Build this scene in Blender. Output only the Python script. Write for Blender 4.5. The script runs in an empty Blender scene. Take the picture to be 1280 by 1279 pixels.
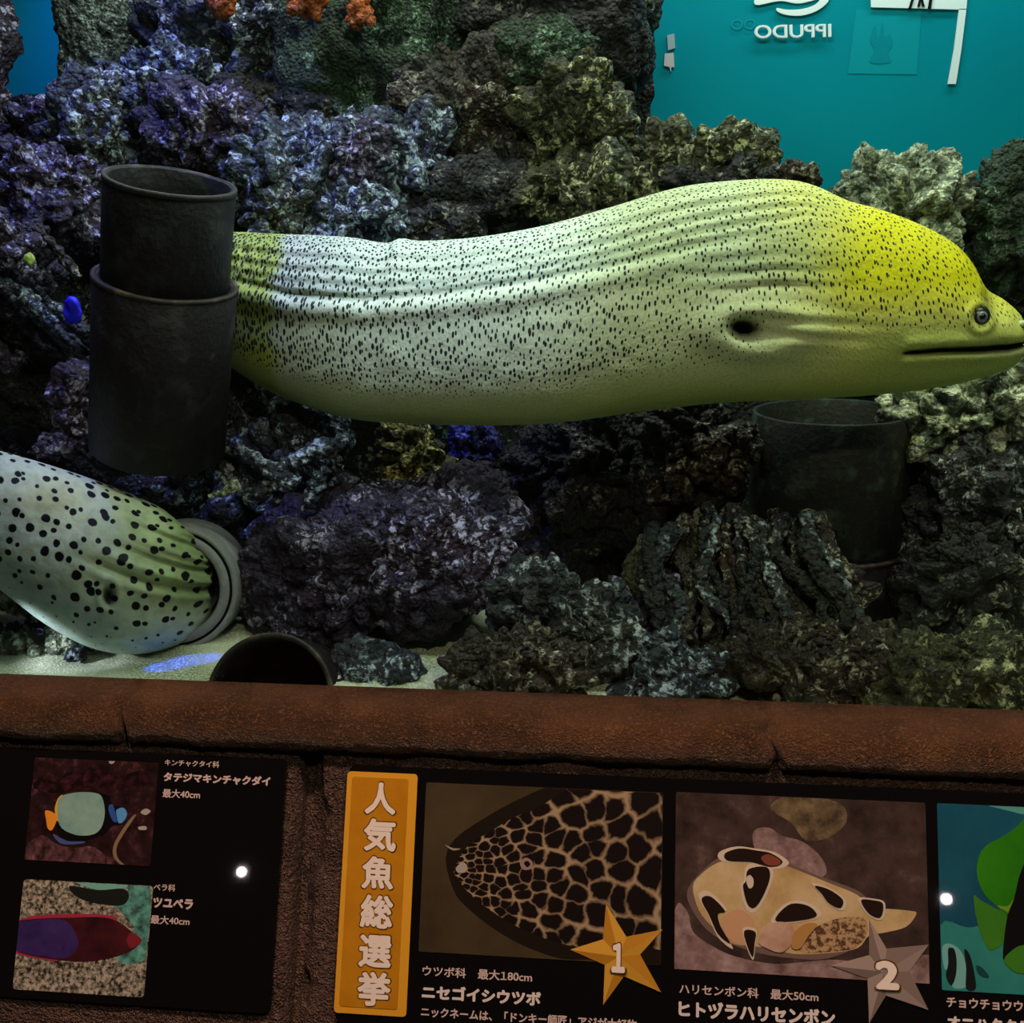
import bpy, bmesh, math, random
import numpy as np
from mathutils import Vector, Matrix

SC = bpy.context.scene
COL = SC.collection
random.seed(4)

# ------------------------------------------------------------------ camera, world, lights, exposure
F = 1372.0
PSI, PHI = math.radians(5.4), math.radians(12.7)
CAM = np.array([0.0, -0.85, 1.40])
cam_data = bpy.data.cameras.new('camera')
cam_data.sensor_width = 36.0
cam_data.lens = 36.0 * F / 1280.0
cam_data.clip_start = 0.01
cam = bpy.data.objects.new('camera', cam_data)
cam.location = CAM
cam.rotation_euler = (math.radians(90) - PHI, 0, PSI)
COL.objects.link(cam)
SC.camera = cam

world = bpy.data.worlds.new('dim_hall')
SC.world = world
world.use_nodes = True
world.node_tree.nodes['Background'].inputs[0].default_value = (1.0, 0.72, 0.55, 1)
world.node_tree.nodes['Background'].inputs[1].default_value = 0.012

SC.view_settings.view_transform = 'Standard'
SC.view_settings.look = 'None'
SC.view_settings.gamma = 1.0
SC.view_settings.exposure = 0.0
SC.view_settings.use_curve_mapping = False
SC.cycles.use_denoising = True


def light(kind, name, loc, target, watts, color, size=0.1, size_y=None, angle=60, blend=0.5):
    d = bpy.data.lights.new(name, kind)
    d.energy = watts
    d.color = color
    if kind == 'AREA':
        d.size = size
        if size_y:
            d.shape = 'RECTANGLE'
            d.size_y = size_y
    else:
        d.shadow_soft_size = size
    if kind == 'SPOT':
        d.spot_size = math.radians(angle)
        d.spot_blend = blend
    o = bpy.data.objects.new(name, d)
    o.location = loc
    dv = Vector(target) - Vector(loc)
    o.rotation_euler = dv.to_track_quat('-Z', 'Y').to_euler()
    COL.objects.link(o)
    return o


# tank lamps, most above the water; the right-hand spot is added fill
light('AREA', 'tank_lamp_front', (0.05, 0.06, 1.88), (0.05, 0.34, 1.36), 3.5, (0.84, 1.0, 0.74), 1.1, 0.06)
light('AREA', 'tank_lamp_rear', (-0.15, 0.56, 2.25), (-0.15, 0.66, 1.3), 9.0, (0.86, 0.98, 0.86), 1.2, 0.06)
light('AREA', 'tank_lamp_backdrop', (0.55, 0.98, 2.30), (0.55, 1.14, 1.45), 5.2, (0.55, 1.0, 0.98), 0.9, 0.06)
light('SPOT', 'tank_lamp_yellow', (0.34, 0.14, 2.20), (0.30, 0.34, 1.45), 11.0, (1.0, 0.98, 0.42), 0.03, angle=30, blend=0.9)
light('SPOT', 'tank_lamp_white_blue', (-0.10, 0.03, 1.82), (-0.17, 0.34, 1.34), 7.5, (0.55, 0.72, 1.0), 0.02, angle=44, blend=0.9)
light('SPOT', 'pile_fill_spot', (0.62, 0.30, 2.25), (0.46, 0.46, 1.28), 15.0, (0.95, 1.0, 0.72), 0.04, angle=26, blend=0.9)  # out of view, added to brighten the pale rock pile
light('SPOT', 'tank_lamp_blue_left', (-0.66, 0.36, 2.2), (-0.58, 0.56, 1.4), 26.0, (0.18, 0.20, 1.0), 0.04, angle=66, blend=0.8)
light('SPOT', 'tank_lamp_blue_wall', (-0.90, 0.86, 2.2), (-0.88, 1.16, 1.65), 13.0, (0.03, 0.20, 1.0), 0.04, angle=60, blend=0.9)
light('SPOT', 'tank_lamp_sand', (-0.68, 0.08, 1.075), (-0.53, 0.235, 0.99), 1.8, (0.80, 0.88, 1.0), 0.01, angle=30, blend=0.4)
light('SPOT', 'tank_lamp_sand_blue', (-0.60, 0.06, 1.085), (-0.447, 0.212, 0.985), 10.0, (0.03, 0.08, 1.0), 0.003, angle=8.5, blend=0.15)
# hall lamps above the visitor, and an unseen frontal fill
light('POINT', 'hall_lamp_left', (-0.55, -0.52, 3.0), (0, 0, 0), 82.0, (1.0, 0.64, 0.47), 0.04)
light('POINT', 'hall_lamp_right', (0.45, -0.55, 3.0), (0, 0, 0), 82.0, (1.0, 0.64, 0.47), 0.04)
light('SPOT', 'front_fill_spot', (0.15, -0.90, 2.10), (0.0, 0.1, 1.2), 17.0, (1.0, 0.88, 0.62), 0.03, angle=85, blend=0.6)  # unseen spot over the camera, added as frontal fill for the tank

# ------------------------------------------------------------------ geometry of the view, used to measure sizes
RV = np.array([math.cos(PSI), math.sin(PSI), 0])
FV = np.array([-math.sin(PSI) * math.cos(PHI), math.cos(PSI) * math.cos(PHI), -math.sin(PHI)])
UV = np.cross(RV, FV)


def ray(x, y):
    return FV + RV * (x - 640) / F - UV * (y - 639.5) / F


def P(x, y, Y):
    d = ray(x, y)
    return CAM + d * (Y - CAM[1]) / d[1]


def mpp(Y):                                   # metres for one pixel at depth Y
    return (Y - CAM[1]) / F


# ------------------------------------------------------------------ helpers
def tag(o, label=None, cat=None, group=None, kind=None):
    if label: o['label'] = label
    if cat: o['category'] = cat
    if group: o['group'] = group
    if kind: o['kind'] = kind
    return o


def obj(name, verts, faces, mat, parent=None, smooth=True, mats=None, fmat=None):
    me = bpy.data.meshes.new(name)
    me.from_pydata([tuple(map(float, v)) for v in verts] if not isinstance(verts, np.ndarray) else verts.tolist(), [], faces)
    me.update()
    if mats:
        for m in mats: me.materials.append(m)
        for p, i in zip(me.polygons, fmat): p.material_index = i
    elif mat:
        me.materials.append(mat)
    if smooth:
        me.polygons.foreach_set('use_smooth', [True] * len(me.polygons))
    o = bpy.data.objects.new(name, me)
    COL.objects.link(o)
    if parent: o.parent = parent
    return o


def empty(name, loc=(0, 0, 0)):
    o = bpy.data.objects.new(name, None)
    o.location = loc
    o.empty_display_size = 0.02
    COL.objects.link(o)
    return o


def keep_world(o, parent):                    # child of a placed Empty without moving it
    o.parent = parent
    o.matrix_parent_inverse = Matrix.Translation(-Vector(parent.location))
    return o


# ---- vectorised noise
def _hash(ix, iy, iz, k):
    h = (ix.astype(np.int64) * 374761393 + iy.astype(np.int64) * 668265263 + iz.astype(np.int64) * 2147483647 + k * 1274126177) & 0xFFFFFFFF
    h = ((h ^ (h >> 13)) * 1274126177) & 0xFFFFFFFF
    h = (h ^ (h >> 16)) & 0xFFFFFFFF
    h = (h * 2246822519) & 0xFFFFFFFF
    h = (h ^ (h >> 15)) & 0xFFFFFFFF
    return h / 4294967295.0


def vnoise(p, k=0):
    i = np.floor(p).astype(np.int64)
    f = p - i
    w = f * f * f * (f * (f * 6 - 15) + 10)
    out = np.zeros(len(p))
    for a in (0, 1):
        wx = w[:, 0] if a else 1 - w[:, 0]
        for b in (0, 1):
            wy = w[:, 1] if b else 1 - w[:, 1]
            for c in (0, 1):
                wz = w[:, 2] if c else 1 - w[:, 2]
                out += wx * wy * wz * _hash(i[:, 0] + a, i[:, 1] + b, i[:, 2] + c, k)
    return out * 2 - 1


def fbm(p, k=0, octaves=3):
    s, a, t = 0, 1.0, 0
    for o in range(octaves):
        s = s + a * vnoise(p * (2.03 ** o) + 7.3 * o, k + o)
        t += a
        a *= 0.5
    return s / t


def worley(p, k=0):
    i = np.floor(p).astype(np.int64)
    best = np.full(len(p), 9.0)
    for a in (-1, 0, 1):
        for b in (-1, 0, 1):
            for c in (-1, 0, 1):
                cx, cy, cz = i[:, 0] + a, i[:, 1] + b, i[:, 2] + c
                d = (cx + _hash(cx, cy, cz, k) - p[:, 0]) ** 2 + (cy + _hash(cx, cy, cz, k + 1) - p[:, 1]) ** 2 + (cz + _hash(cx, cy, cz, k + 2) - p[:, 2]) ** 2
                best = np.minimum(best, d)
    return np.sqrt(best)


def sstep(a, b, x):
    t = np.clip((x - a) / (b - a), 0, 1)
    return t * t * (3 - 2 * t)


def spline(pts, n):                           # open Catmull-Rom through 2-D or 3-D points
    pts = np.array(pts, float)
    pts = np.vstack([2 * pts[0] - pts[1], pts, 2 * pts[-1] - pts[-2]])
    m = len(pts) - 3
    out = []
    for t in np.linspace(0, m - 1e-6, n):
        i = int(t)
        f = t - i
        a, b, c, d = pts[i:i + 4]
        out.append(0.5 * (2 * b + (c - a) * f + (2 * a - 5 * b + 4 * c - d) * f * f + (3 * b - a - 3 * c + d) * f ** 3))
    return np.array(out)


def loop_spline(pts, per=4):                  # closed smooth outline
    pts = np.array(pts, float)
    n = len(pts)
    out = []
    for i in range(n):
        a, b, c, d = pts[i - 1], pts[i], pts[(i + 1) % n], pts[(i + 2) % n]
        for f in np.arange(per) / per:
            out.append(0.5 * (2 * b + (c - a) * f + (2 * a - 5 * b + 4 * c - d) * f * f + (3 * b - a - 3 * c + d) * f ** 3))
    return np.array(out)


# ------------------------------------------------------------------ materials
class N:
    def __init__(s, name):
        s.m = bpy.data.materials.new(name)
        s.m.use_nodes = True
        s.t = s.m.node_tree
        s.b = s.t.nodes['Principled BSDF']

    def n(s, typ, **kw):
        nd = s.t.nodes.new(typ)
        for k, v in kw.items():
            if k.startswith('i_'):
                key = k[2:]
                key = int(key) if key.isdigit() else key.replace('_', ' ')
                if isinstance(v, bpy.types.NodeSocket): s.t.links.new(v, nd.inputs[key])
                else: nd.inputs[key].default_value = v
            else:
                setattr(nd, k, v)
        return nd

    def l(s, a, b):
        s.t.links.new(a, b)

    def ramp(s, fac, stops, interp='LINEAR'):
        r = s.t.nodes.new('ShaderNodeValToRGB')
        r.color_ramp.interpolation = interp
        e = r.color_ramp.elements
        while len(e) < len(stops): e.new(0.5)
        for q, (pos, c) in zip(e, stops):
            q.position = pos
            q.color = (*c, 1) if len(c) == 3 else c
        s.l(fac, r.inputs[0])
        return r.outputs[0]

    def mix(s, fac, a, b):
        x = s.t.nodes.new('ShaderNodeMix')
        x.data_type = 'RGBA'
        for k, v in ((0, fac), (6, a), (7, b)):
            if isinstance(v, bpy.types.NodeSocket): s.l(v, x.inputs[k])
            elif k == 0: x.inputs[k].default_value = v
            else: x.inputs[k].default_value = (*v, 1)
        return x.outputs[2]

    def math(s, op, a, b=None, c=None, clamp=False):
        x = s.t.nodes.new('ShaderNodeMath')
        x.operation = op
        x.use_clamp = clamp
        for k, v in enumerate((a, b, c)):
            if v is None: continue
            if isinstance(v, bpy.types.NodeSocket): s.l(v, x.inputs[k])
            else: x.inputs[k].default_value = v
        return x.outputs[0]

    def mapr(s, v, a, b, c=0.0, d=1.0):
        x = s.n('ShaderNodeMapRange', i_0=v, i_1=a, i_2=b, i_3=c, i_4=d, interpolation_type='SMOOTHSTEP')
        return x.outputs[0]

    def bump(s, h, strength, dist):
        x = s.n('ShaderNodeBump', i_Height=h, i_Strength=strength, i_Distance=dist)
        s.l(x.outputs[0], s.b.inputs['Normal'])

    def set(s, color=None, rough=None, spec=None):
        if color is not None:
            if isinstance(color, bpy.types.NodeSocket): s.l(color, s.b.inputs['Base Color'])
            else: s.b.inputs['Base Color'].default_value = (*color, 1)
        if rough is not None:
            if isinstance(rough, bpy.types.NodeSocket): s.l(rough, s.b.inputs['Roughness'])
            else: s.b.inputs['Roughness'].default_value = rough
        if spec is not None: s.b.inputs['Specular IOR Level'].default_value = spec
        return s.m


def plain(name, color, rough=0.5, spec=0.3):
    return N(name).set(color, rough, spec)


def rock_mat(name, dark, mid, pale, accent, pale_amt=0.5, scale=1.0, acc_amt=0.5):
    k = N(name)
    co = k.n('ShaderNodeTexCoord').outputs['Object']
    big = k.n('ShaderNodeTexNoise', i_Vector=co, i_Scale=11 * scale, i_Detail=3.0).outputs[0]
    med = k.n('ShaderNodeTexNoise', i_Vector=co, i_Scale=48 * scale, i_Detail=5.0, i_Roughness=0.65).outputs[0]
    fine = k.n('ShaderNodeTexNoise', i_Vector=co, i_Scale=170 * scale, i_Detail=3.0, i_Roughness=0.7).outputs[0]
    vor = k.n('ShaderNodeTexVoronoi', i_Vector=co, i_Scale=150 * scale).outputs['Distance']
    c = k.ramp(med, [(0.34, dark), (0.56, mid), (0.75, mid)])
    c = k.mix(k.math('MULTIPLY', k.mapr(big, 0.48, 0.66), acc_amt), c, accent)
    sp = k.n('ShaderNodeTexNoise', i_Vector=co, i_Scale=80 * scale, i_Detail=4.0, i_Roughness=0.7, i_Distortion=0.4).outputs[0]
    m1 = k.mapr(sp, 0.60 - 0.12 * pale_amt, 0.68 - 0.10 * pale_amt)
    m2 = k.mapr(big, 0.56 - 0.30 * pale_amt, 0.66 - 0.20 * pale_amt)
    wn = k.n('ShaderNodeTexNoise', i_Vector=co, i_Scale=85 * scale, i_Detail=3.0).outputs['Color']
    cw_ = k.n('ShaderNodeVectorMath', operation='MULTIPLY_ADD', i_0=wn, i_1=(0.018 / scale,) * 3, i_2=co).outputs[0]
    cellv = k.n('ShaderNodeTexVoronoi', i_Vector=cw_, i_Scale=100 * scale, i_Randomness=1.0)
    rnd_ = k.n('ShaderNodeSeparateColor', i_0=cellv.outputs['Color']).outputs[0]
    dots = k.math('MULTIPLY', k.mapr(rnd_, 0.80 - 0.45 * pale_amt, 0.90 - 0.40 * pale_amt), k.math('MULTIPLY', k.mapr(cellv.outputs['Distance'], 0.60, 0.30), k.mapr(fine, 0.35, 0.62)))
    m12 = k.math('MULTIPLY', k.math('MAXIMUM', k.math('MULTIPLY', m1, 0.9), dots), k.math('MULTIPLY_ADD', m2, 0.95, 0.05))
    c = k.mix(m12, c, pale)
    h = k.math('ADD', k.math('MULTIPLY', fine, 0.9), k.math('MULTIPLY', vor, -0.8))
    k.bump(h, 1.0, 0.009)
    return k.set(c, 0.62, 0.35)


M_ROCK = {
    'grey':   rock_mat('grey_live_rock', (0.008, 0.009, 0.011), (0.0341, 0.0403, 0.0434), (0.6250, 0.7250, 0.7750), (0.0490, 0.0420, 0.0280), 0.55),
    'blue':   rock_mat('blue_grey_live_rock', (0.008, 0.009, 0.016), (0.0372, 0.0465, 0.0620), (0.6000, 0.7250, 0.8750), (0.0245, 0.0210, 0.0490), 0.6),
    'purple': rock_mat('purple_live_rock', (0.010, 0.006, 0.016), (0.0341, 0.0236, 0.0465), (0.5625, 0.5250, 0.7500), (0.0315, 0.0084, 0.0175), 0.5),
    'brown':  rock_mat('brown_live_rock', (0.008, 0.007, 0.005), (0.0341, 0.0260, 0.0161), (0.5250, 0.5000, 0.3750), (0.0420, 0.0154, 0.0084), 0.42),
    'olive':  rock_mat('olive_live_rock', (0.010, 0.010, 0.005), (0.0527, 0.0496, 0.0186), (0.6250, 0.6250, 0.3250), (0.0350, 0.0350, 0.0140), 0.5),
    'green':  rock_mat('green_algae_rock', (0.006, 0.012, 0.005), (0.0198, 0.0403, 0.0161), (0.2500, 0.4000, 0.2500), (0.0112, 0.0350, 0.0112), 0.4, 1.3),
    'pale':   rock_mat('pale_live_rock', (0.025, 0.030, 0.022), (0.20, 0.24, 0.17), (0.66, 0.72, 0.50), (0.08, 0.09, 0.06), 0.95),
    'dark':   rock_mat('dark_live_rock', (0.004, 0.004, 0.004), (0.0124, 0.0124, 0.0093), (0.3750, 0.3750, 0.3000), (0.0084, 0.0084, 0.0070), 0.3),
    'pillar': rock_mat('pillar_algae_rock', (0.02, 0.025, 0.025), (0.085, 0.105, 0.095), (0.42, 0.52, 0.46), (0.05, 0.06, 0.05), 0.7, 1.4),
    'yellow': rock_mat('yellow_encrusted_rock', (0.012, 0.012, 0.004), (0.0930, 0.0868, 0.0186), (0.7500, 0.7000, 0.2250), (0.0420, 0.0490, 0.0140), 0.7),
    'cobalt': rock_mat('cobalt_encrusted_rock', (0.005, 0.005, 0.04), (0.0186, 0.0186, 0.1550), (0.2500, 0.2750, 0.9000), (0.0140, 0.0140, 0.1120), 0.6),
    'orange': rock_mat('orange_sponge_skin', (0.10, 0.022, 0.004), (0.48, 0.11, 0.012), (0.75, 0.25, 0.05), (0.35, 0.07, 0.01), 0.3),
}


def sand_mat():
    k = N('tank_sand')
    co = k.n('ShaderNodeTexCoord').outputs['Object']
    a = k.n('ShaderNodeTexNoise', i_Vector=co, i_Scale=9.0, i_Detail=4.0).outputs[0]
    b = k.n('ShaderNodeTexNoise', i_Vector=co, i_Scale=420.0, i_Detail=2.0).outputs[0]
    c = k.ramp(a, [(0.38, (0.30, 0.36, 0.16)), (0.62, (0.62, 0.66, 0.46))])
    c = k.mix(k.mapr(b, 0.45, 0.62), c, (0.75, 0.76, 0.66))
    k.bump(b, 0.6, 0.003)
    return k.set(c, 0.8, 0.2)


def backdrop_mat():
    k = N('turquoise_backdrop')
    co = k.n('ShaderNodeTexCoord').outputs['Object']
    a = k.n('ShaderNodeTexNoise', i_Vector=co, i_Scale=2.2, i_Detail=3.0).outputs[0]
    c = k.ramp(a, [(0.35, (0.0006, 0.215, 0.275)), (0.65, (0.0008, 0.255, 0.31))])
    return k.set(c, 0.6, 0.03)


def pipe_mat(name, base, blot, amt):
    k = N(name)
    co = k.n('ShaderNodeTexCoord').outputs['Object']
    a = k.n('ShaderNodeTexNoise', i_Vector=co, i_Scale=38.0, i_Detail=5.0).outputs[0]
    b = k.n('ShaderNodeTexNoise', i_Vector=co, i_Scale=190.0, i_Detail=4.0).outputs[0]
    c = k.mix(k.math('MULTIPLY', k.mapr(a, 0.52, 0.72), amt), base, blot)
    c = k.mix(k.math('MULTIPLY', k.mapr(b, 0.55, 0.75), 0.35), c, blot)
    k.bump(b, 0.4, 0.003)
    return k.set(c, 0.6, 0.3)


def stone_mat(name, dark, mid, light_c, sc=1.0):
    k = N(name)
    co = k.n('ShaderNodeTexCoord').outputs['Object']
    a = k.n('ShaderNodeTexNoise', i_Vector=co, i_Scale=26 * sc, i_Detail=4.0).outputs[0]
    b = k.n('ShaderNodeTexNoise', i_Vector=co, i_Scale=420 * sc, i_Detail=3.0, i_Roughness=0.7).outputs[0]
    d = k.n('ShaderNodeTexNoise', i_Vector=co, i_Scale=1100 * sc, i_Detail=1.0).outputs[0]
    c = k.ramp(a, [(0.3, dark), (0.7, mid)])
    c = k.mix(k.math('MULTIPLY', k.mapr(b, 0.5, 0.72), 0.75), c, light_c)
    k.bump(k.math('ADD', b, k.math('MULTIPLY', d, 0.5)), 1.0, 0.006)
    return k.set(c, k.mapr(b, 0.3, 0.7, 0.5, 0.32), 0.55)


def glass_mat():
    k = N('tank_glass')
    t = k.n('ShaderNodeBsdfTransparent')
    t.inputs[0].default_value = (0.99, 1.0, 0.995, 1)
    g = k.n('ShaderNodeBsdfGlossy', i_Roughness=0.0)
    fr = k.n('ShaderNodeFresnel', i_IOR=1.33)
    mx = k.n('ShaderNodeMixShader', i_0=fr.outputs[0], i_1=t.outputs[0], i_2=g.outputs[0])
    k.l(mx.outputs[0], k.t.nodes['Material Output'].inputs[0])
    return k.m


M_SAND, M_BACK = sand_mat(), backdrop_mat()
M_PIPE = pipe_mat('dark_pipe_plastic', (0.007, 0.005, 0.008), (0.032, 0.034, 0.036), 0.7)
M_PIPE_R = pipe_mat('green_blotched_pipe_plastic', (0.013, 0.014, 0.013), (0.05, 0.085, 0.065), 0.8)
M_PIPE_RIM = pipe_mat('worn_pipe_rim', (0.030, 0.024, 0.024), (0.16, 0.10, 0.07), 0.8)
M_COUPLE = pipe_mat('grey_pipe_plastic', (0.24, 0.25, 0.26), (0.42, 0.44, 0.42), 0.8)
M_DARKHOLE = plain('black_groove', (0.006, 0.006, 0.007), 0.8, 0.1)
M_STONE = stone_mat('brown_cast_stone', (0.045, 0.020, 0.009), (0.13, 0.056, 0.024), (0.34, 0.18, 0.085))
M_STONE2 = stone_mat('rough_brown_stone', (0.030, 0.015, 0.011), (0.090, 0.046, 0.034), (0.22, 0.13, 0.10), 0.6)

# ------------------------------------------------------------------ the setting: tank shell
ZL = 1.054                                    # height of the ledge where it meets the glass
ZF = 0.990                                    # tank floor
ZT = 2.40


def box(name, a, b, mat, parent=None):
    (x0, y0, z0), (x1, y1, z1) = a, b
    v = [(x0, y0, z0), (x1, y0, z0), (x1, y1, z0), (x0, y1, z0), (x0, y0, z1), (x1, y0, z1), (x1, y1, z1), (x0, y1, z1)]
    f = [(0, 3, 2, 1), (4, 5, 6, 7), (0, 1, 5, 4), (1, 2, 6, 5), (2, 3, 7, 6), (3, 0, 4, 7)]
    return obj(name, v, f, mat, parent, smooth=False)


nx, ny = 420, 210
gx, gy = np.meshgrid(np.linspace(-1.25, 1.05, nx), np.linspace(0.022, 1.16, ny))
pf = np.stack([gx.ravel(), gy.ravel(), np.zeros(nx * ny)], 1)
pf[:, 2] = ZF + 0.010 * fbm(pf * 6, 3) + 0.003 * fbm(pf * 40, 5)
PIPE_A = P(336, 874, 0.150)                   # mouth of the half-buried pipe; the sand is scooped out inside it
PIPE_D = np.array([0.05, math.cos(0.42), -math.sin(0.42)])
PIPE_R = 90 * mpp(0.150)
rel_ = pf - PIPE_A
al_ = rel_ @ PIPE_D
ds_ = np.linalg.norm(rel_ - al_[:, None] * PIPE_D, axis=1)
hole_ = (ds_ < PIPE_R - 0.001) & (al_ > -0.002)
ff = [(j * nx + i, j * nx + i + 1, (j + 1) * nx + i + 1, (j + 1) * nx + i) for j in range(ny - 1) for i in range(nx - 1) if not (hole_[j * nx + i] and hole_[(j + 1) * nx + i + 1])]
tag(obj('floor', pf, ff, M_SAND), 'pale sandy floor of the tank, bright at the lower left', None, kind='structure')
tag(box('wall_back', (-1.3, 1.16, 0.9), (1.1, 1.19, ZT), M_BACK), 'plain turquoise back wall of the aquarium', kind='structure')
tag(box('added_wall_above', (-1.3, -0.16, 1.64), (1.1, 0.0, 2.7), M_STONE), 'unseen brown wall above the aquarium window, added to block hall light', kind='structure')  # added out of view to keep hall lamps from lighting the tank
g = tag(box('window_1', (-1.3, 0.002, ZL - 0.10), (1.1, 0.020, ZT), glass_mat()), 'clear front pane of the aquarium above the brown ledge', kind='structure')


# ------------------------------------------------------------------ rocks
_ico = {}


def ico(s):
    if s not in _ico:
        bm = bmesh.new()
        bmesh.ops.create_icosphere(bm, subdivisions=s, radius=1.0)
        bm.verts.ensure_lookup_table()
        _ico[s] = (np.array([v.co[:] for v in bm.verts]), [tuple(v.index for v in f.verts) for f in bm.faces])
        bm.free()
    return _ico[s]


def rock_verts(radii, seed, s, low=0.42, p=2.3, nod=0.013, amp=0.5, pit=0.5, tilt=0.0, lowf=1.35, lobe=0.5):
    v, f = ico(s)
    rad = np.array(radii)
    pn = (np.abs(v) ** p).sum(1) ** (-1.0 / p)
    so = np.array([seed * 3.17, seed * 1.91, seed * 2.33])
    q = v * pn[:, None]
    r = 1 + low * fbm(v * lowf + so, seed, 3)
    pos = q * r[:, None] * rad
    nrm = v / rad
    nrm /= np.linalg.norm(nrm, axis=1)[:, None]
    m = rad.min()
    warp = pos + 0.4 * nod * np.stack([vnoise(pos / nod / 1.6 + so + 9 * i, seed) for i in range(3)], 1)
    d = (0.5 - 1.15 * worley(warp / nod + so, seed) ** 2) * nod * amp * 1.5
    if s >= 5:
        d += (0.5 - 1.15 * worley(warp / (nod * 0.45) + so, seed + 40) ** 2) * nod * amp * 0.5
    d *= 1.25
    d += 0.16 * m * fbm(pos / (m * 0.55) + so, seed + 11, 3)
    d += lobe * m * (0.5 - worley(pos / (m * 0.95) + so, seed + 31) ** 2)
    d -= pit * nod * 2.0 * sstep(0.12, 0.55, vnoise(pos / (nod * 3.2) + so, seed + 21))
    pos = pos + nrm * d[:, None]
    c, sn = math.cos(tilt), math.sin(tilt)
    x, z = pos[:, 0] * c + pos[:, 2] * sn, -pos[:, 0] * sn + pos[:, 2] * c
    return np.stack([x, pos[:, 1], z], 1), f


def rock(label, cx, cy, a, b, dep, Y, mat, seed, s=5, name='live_rock', cat='rock', group='live rocks in the tank', **kw):
    sc = mpp(Y)
    kw['nod'] = kw.get('nod', 0.013) * 1.4
    kw['amp'] = kw.get('amp', 0.5) * 1.2
    v, f = rock_verts((a * sc, dep * 0.82, b * sc), seed, s, **kw)
    o = obj(name, v, f, M_ROCK[mat])
    o.location = P(cx, cy, Y)
    return tag(o, label, cat, group)


R = rock
# far back: top of the reef
R('dark purple rock edge cut off at the top left corner', -16, 80, 24, 110, 0.06, 0.75, 'purple', 1, p=3.5, low=0.12, lobe=0.15)
R('tall rounded pillar of pale grey-green rock at the top left, beside the blue gap', 130, 66, 45, 86, 0.06, 0.86, 'pillar', 2, s=6, p=3.6, low=0.08, lobe=0.12, nod=0.008, amp=0.35, pit=0.15)
R('smooth dark brown column standing right of the grey-green pillar', 212, 40, 30, 90, 0.05, 0.94, 'dark', 3, p=4, low=0.12, lobe=0.12, nod=0.01, amp=0.2, pit=0.1)
R('lumpy brownish rock at the top, left of the green algae rock', 292, 62, 104, 84, 0.10, 0.80, 'grey', 4, s=6, low=0.3, nod=0.018)
R('rock covered in dark green algae at the top below the orange sponges', 455, 70, 92, 140, 0.10, 0.80, 'green', 5, s=6, p=3.2, low=0.22, nod=0.009, amp=0.35)
R('narrow mossy rock column in the shadow right of the algae rock', 566, 50, 24, 110, 0.05, 0.84, 'green', 6, p=4, low=0.15, nod=0.01, amp=0.3)
R('huge dark overhanging boulder at the top centre against the turquoise wall', 702, 6, 108, 116, 0.12, 0.82, 'dark', 7, s=6, p=3.4, low=0.14, lobe=0.2, nod=0.011, amp=0.4)
R('green mossy rock under the big dark overhang', 672, 84, 62, 40, 0.06, 0.72, 'green', 8, low=0.25, nod=0.010, amp=0.5)
R('tall mottled brown rock in the middle of the reef wall, above the large eel', 590, 190, 98, 108, 0.11, 0.74, 'brown', 9, s=6, low=0.3, nod=0.020, amp=0.6)
R('olive knobbly rock at the right edge of the reef wall beside the turquoise water', 722, 172, 62, 84, 0.09, 0.70, 'olive', 10, s=6, low=0.34, nod=0.020, amp=0.7)
R('grey-blue rock lump above the middle of the large eel', 512, 214, 66, 62, 0.08, 0.66, 'blue', 11, s=6, low=0.35, nod=0.017)
R('dark hollow rock just above the eel back, below the mottled brown rock', 610, 262, 98, 48, 0.08, 0.66, 'dark', 12, low=0.3, nod=0.017)
R('small olive rock touching the eel back below the knobbly reef edge', 716, 238, 66, 42, 0.06, 0.60, 'olive', 13, low=0.35, nod=0.017, amp=0.7)
R('purple-grey nodular rock above the left pipe', 206, 128, 62, 58, 0.07, 0.72, 'blue', 14, s=6, low=0.35, nod=0.017, amp=0.7)
R('violet rock ridge between the pipe and the brownish top rock', 262, 168, 60, 42, 0.07, 0.62, 'purple', 15, low=0.4, nod=0.016, amp=0.7)
R('dark rock in the shadow under the brownish top rock', 340, 158, 84, 52, 0.07, 0.76, 'dark', 16, low=0.3)
R('wide blue-grey knobbly rock right of the left pipe mouth', 376, 216, 84, 46, 0.08, 0.60, 'blue', 17, s=6, low=0.38, nod=0.018, amp=0.75)
R('slanting dark purple rock spike above the eel, left of the middle', 446, 206, 26, 52, 0.05, 0.57, 'purple', 18, low=0.35, tilt=0.5, nod=0.011)
R('round grey knobbly stone resting behind the eel back near the pipe', 362, 272, 46, 34, 0.05, 0.54, 'grey', 19, low=0.25, nod=0.014, amp=0.85)
R('small grey knobbly stone behind the eel back, second from the pipe', 446, 278, 54, 32, 0.05, 0.55, 'blue', 20, low=0.35, nod=0.014, amp=0.85)
R('flat dark stone behind the eel back above the middle of its body', 542, 290, 60, 26, 0.05, 0.58, 'dark', 21, low=0.3)
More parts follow.
